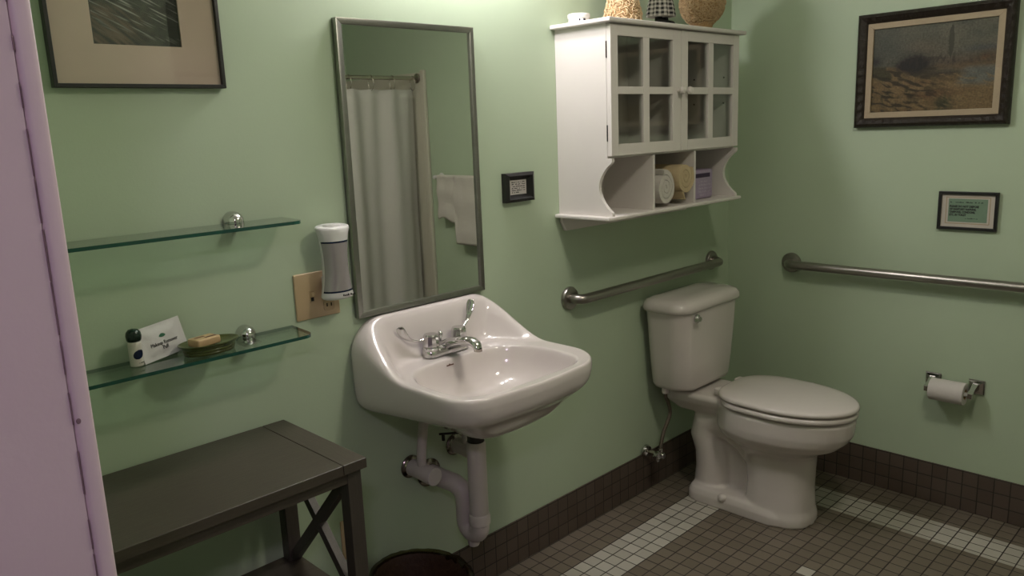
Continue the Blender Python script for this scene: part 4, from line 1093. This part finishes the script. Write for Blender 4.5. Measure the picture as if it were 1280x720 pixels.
    bm = bm_new(); loft(bm, [tk(.219, -.02, -.207, .788), tk(.231, -.014, -.215, .794, .06), tk(.234, -.013, -.218, .804, .06), tk(.231, -.015, -.216, .820, .06), tk(.220, -.024, -.206, .833, .055), tk(.195, -.042, -.185, .841, .05), tk(.10, -.08, -.14, .845, .03)])
    obj('tank_lid', bm, M['ceramic'], root, 50)
    lx, ly, lz = TX - .128, -.2265, .765
    bm = bm_new(); lathe(bm, [(.017, 0), (.017, .006), (.012, .010), (.010, .018), (.001, .019)], (lx, ly + .006, lz), (-.1, -1, 0), 22); fl = obj('flush_lever', bm, M['chrome'], root, 40)
    bm = bm_new(); tube(bm, [(lx, ly - .012, lz), (lx - .018, ly - .016, lz + .001), (lx - .035, ly - .014, lz + .003)], [.006, .0055, .007], 12); obj('lever_arm', bm, M['chrome'], fl, 60)
    bm = bm_new(); tube(bm, [(TX, -.13, .44), (TX, -.13, .47)], .03, 14); obj('gasket', bm, M['rubber'], root)
make_toilet()
def make_stop():
    x, z = -.648, .176
    root = thing('stop_valve', 'chrome stop valve with braided hose to the toilet tank', 'valve', (x, 0, z))
    bm = bm_new(); tube(bm, [(x, -.001, z), (x, -.08, z)], .009, 14); obj('stub_pipe', bm, M['nickel'], root, 50)
    bm = bm_new(); lathe(bm, [(.027, .007), (.027, .012), (.022, .022), (.010, .026)], (x, 0, z), (0, -1, 0), 26); obj('escutcheon', bm, M['chrome'], root, 40)
    bm = bm_new(); lathe(bm, [(.012, 0), (.014, .004), (.014, .030), (.011, .034)], (x, -.066, z), (0, -1, 0), 18); tube(bm, [(x, -.083, z), (x, -.083, z + .03)], .0085, 12); obj('valve_body', bm, M['chrome'], root, 40)
    bm = bm_new(); rs = []
    for r, h in ((.012, 0), (.021, .004), (.022, .010), (.020, .022), (.012, .026)): rs.append([(x - .012 - h, -.083 + r * math.cos(t) * .75 * (1 + .12 * math.cos(6 * t)), z + .001 + r * math.sin(t) * (1 + .12 * math.cos(6 * t))) for t in [2 * PI * k / 36 for k in range(36)]])
    loft(bm, rs); obj('valve_knob', bm, M['chrome'], root, 40)
    hp = [(x, -.083, z + .025), (x + .002, -.084, z + .05), (x + .018, -.086, z + .10), (x + .050, -.089, z + .15), (x + .055, -.091, z + .18), (x + .035, -.094, z + .225), (x + .017, -.096, z + .25), (x + .012, -.098, .465)]
    # smooth the hose path
    sm = []
    for i in range(len(hp) - 1):
        p0, p1, p2, p3 = [Vector(hp[min(max(i + k, 0), len(hp) - 1)]) for k in (-1, 0, 1, 2)]
        for s in range(5):
            t = s / 5; sm.append(.5 * ((2 * p1) + (p2 - p0) * t + (2 * p0 - 5 * p1 + 4 * p2 - p3) * t * t + (-p0 + 3 * p1 - 3 * p2 + p3) * t ** 3))
    sm.append(Vector(hp[-1]))
    bm = bm_new(); tube(bm, sm, .0078, 12); obj('hose', bm, M['hose'], root, 60)
    bm = bm_new(); lathe(bm, [(.014, 0), (.015, .003), (.015, .022), (.012, .024)], (x + .012, -.098, .445), (0, 0, 1), 10); obj('coupling_nut', bm, M['seat'], root, 30)
make_stop()

# ------------------------------------------------------------------ things seen only in the mirror
def make_curtain():
    root = thing('shower_curtain', 'white shower curtain reflected in the mirror', 'curtain', (-.7, -2.2, .1))
    bm = bm_new(); n = 160; xs = [-1.48 + (1.48 - .045) * i / n for i in range(n + 1)]
    R = []
    for j, z in enumerate([1.772 - (1.772 - .12) * k / 24 for k in range(25)]):
        r = []
        for x in xs:
            a = .010 + .018 * min(1, j / 10); y = -2.2 + a * math.sin(x * 21 + .6 * math.sin(x * 7)) + .008 * math.sin(x * 47 + j * .05)
            r.append((x, y, z - (.006 * abs(math.sin((x + .045) * PI / .155)) if j == 0 else 0)))
        R.append(r)
    loft(bm, R, False, False, False)
    o = obj('cloth', bm, M['curtain'], root, 180); md = o.modifiers.new('thick', 'SOLIDIFY'); md.thickness = .002
    for k in range(10):
        x = -.052 - .155 * k
        bm = bm_new(); tube(bm, [(x, -2.2 + .026 * math.sin(t), 1.808 + .044 * math.cos(t)) for t in [2 * PI * i / 16 for i in range(17)]], .0022, 6, False); obj('hook', bm, M['nickel'], root, 60)
    rod = thing('curtain_rod', 'metal shower curtain rod reflected in the mirror', 'rod', (-.78, -2.2, 1.84))
    bm = bm_new(); tube(bm, [(-1.538, -2.2, 1.838), (-.012, -2.2, 1.838)], .0125, 18); obj('rod', bm, M['nickel'], rod, 60)
    for x, s in ((-.012, -1), (-1.538, 1)):
        bm = bm_new(); lathe(bm, [(.03, 0), (.03, .006), (.018, .014)], (x, -2.2, 1.838), (s, 0, 0), 22); obj('flange', bm, M['nickel'], rod, 40)
make_curtain()
def make_towelbar():
    y0, y1, z = -2.035, -1.45, 1.232
    root = thing('towel_bar', 'white towel bar on the right wall, reflected in the mirror', 'towel bar', (0, (y0 + y1) / 2, z))
    bm = bm_new(); tube(bm, [(-.06, y0, z), (-.06, y1, z)], .009, 14); obj('rail', bm, M['devwhite'], root, 50)
    for y in (y0 + .008, y1 - .008):
        bm = bm_new(); lathe(bm, [(.024, 0), (.024, .006), (.013, .012), (.012, .066), (.008, .070)], (0, y, z), (-1, 0, 0), 20); obj('post', bm, M['devwhite'], root, 50)
    tw = thing('hanging_towel', 'white towel folded over the towel bar, reflected in the mirror', 'towel', (-.06, -1.8, .83))
    bm = bm_new(); n = 60; ya, yb = -1.99, -1.58; R = []
    for i in range(n + 1):
        y = ya + (yb - ya) * i / n; st = sstep(-1.832, -1.822, y)
        zf = .975 + .014 * math.sin((y + 1.99) * 34) * (1 - st) + (.835 - .975) * st; path = []; rr = .013 + .008 * st
        for k in range(25): path.append((-.06 - rr - .004 * math.sin(k * .5), zf + (z - zf) * k / 24, 1))
        for k in range(1, 8): t = PI - PI * k / 8; path.append((-.06 + rr * math.cos(t), z + .013 * math.sin(t), 0))
        for k in range(12): path.append((-.06 + rr, z - (z - 1.0) * k / 11, 0))
        R.append([(min(p[0] + .005 * N2(y * 18, p[1] * 6, 1) * p[2], -.012), y + .003 * N2(y * 3, p[1] * 9, 3), p[1]) for p in path])
    loft(bm, R, False, False, False); o = obj('cloth', bm, M['towelwhite'], tw, 180); md = o.modifiers.new('thick', 'SOLIDIFY'); md.thickness = .007; md.offset = 0
make_towelbar()

# ------------------------------------------------------------------ world, camera, view
w = bpy.data.worlds.new('World'); SC.world = w; w.use_nodes = True
w.node_tree.nodes['Background'].inputs[0].default_value = (.75, .72, .78, 1); w.node_tree.nodes['Background'].inputs[1].default_value = .02

yaw, pitch, roll, f = 7.75254820e-01, -2.01010035e-01, -3.92504418e-02, 988.49
fw = Vector((math.sin(yaw) * math.cos(pitch), math.cos(yaw) * math.cos(pitch), math.sin(pitch)))
r = fw.cross(Vector((0, 0, 1))).normalized(); u = r.cross(fw)
c_, s_ = math.cos(roll), math.sin(roll)
r2 = r * c_ + u * s_; u2 = r * -s_ + u * c_
cam = bpy.data.cameras.new('Camera'); co = bpy.data.objects.new('Camera', cam); COL.objects.link(co)
mw = Matrix((r2, u2, -fw)).transposed().to_4x4(); mw.translation = (-3.19189, -1.845668, 1.52); co.matrix_world = mw
cam.sensor_width = 36; cam.lens = f / 1280 * 36; cam.clip_start = .01
SC.camera = co
SC.view_settings.view_transform = 'Standard'; SC.view_settings.look = 'None'; SC.view_settings.gamma = 1
SC.view_settings.use_curve_mapping = False
SC.view_settings.exposure = .15
SC.cycles.use_denoising = True
SC.cycles.max_bounces = 8; SC.cycles.transparent_max_bounces = 12; SC.cycles.sample_clamp_indirect = 6; SC.cycles.caustics_reflective = False; SC.cycles.caustics_refractive = False
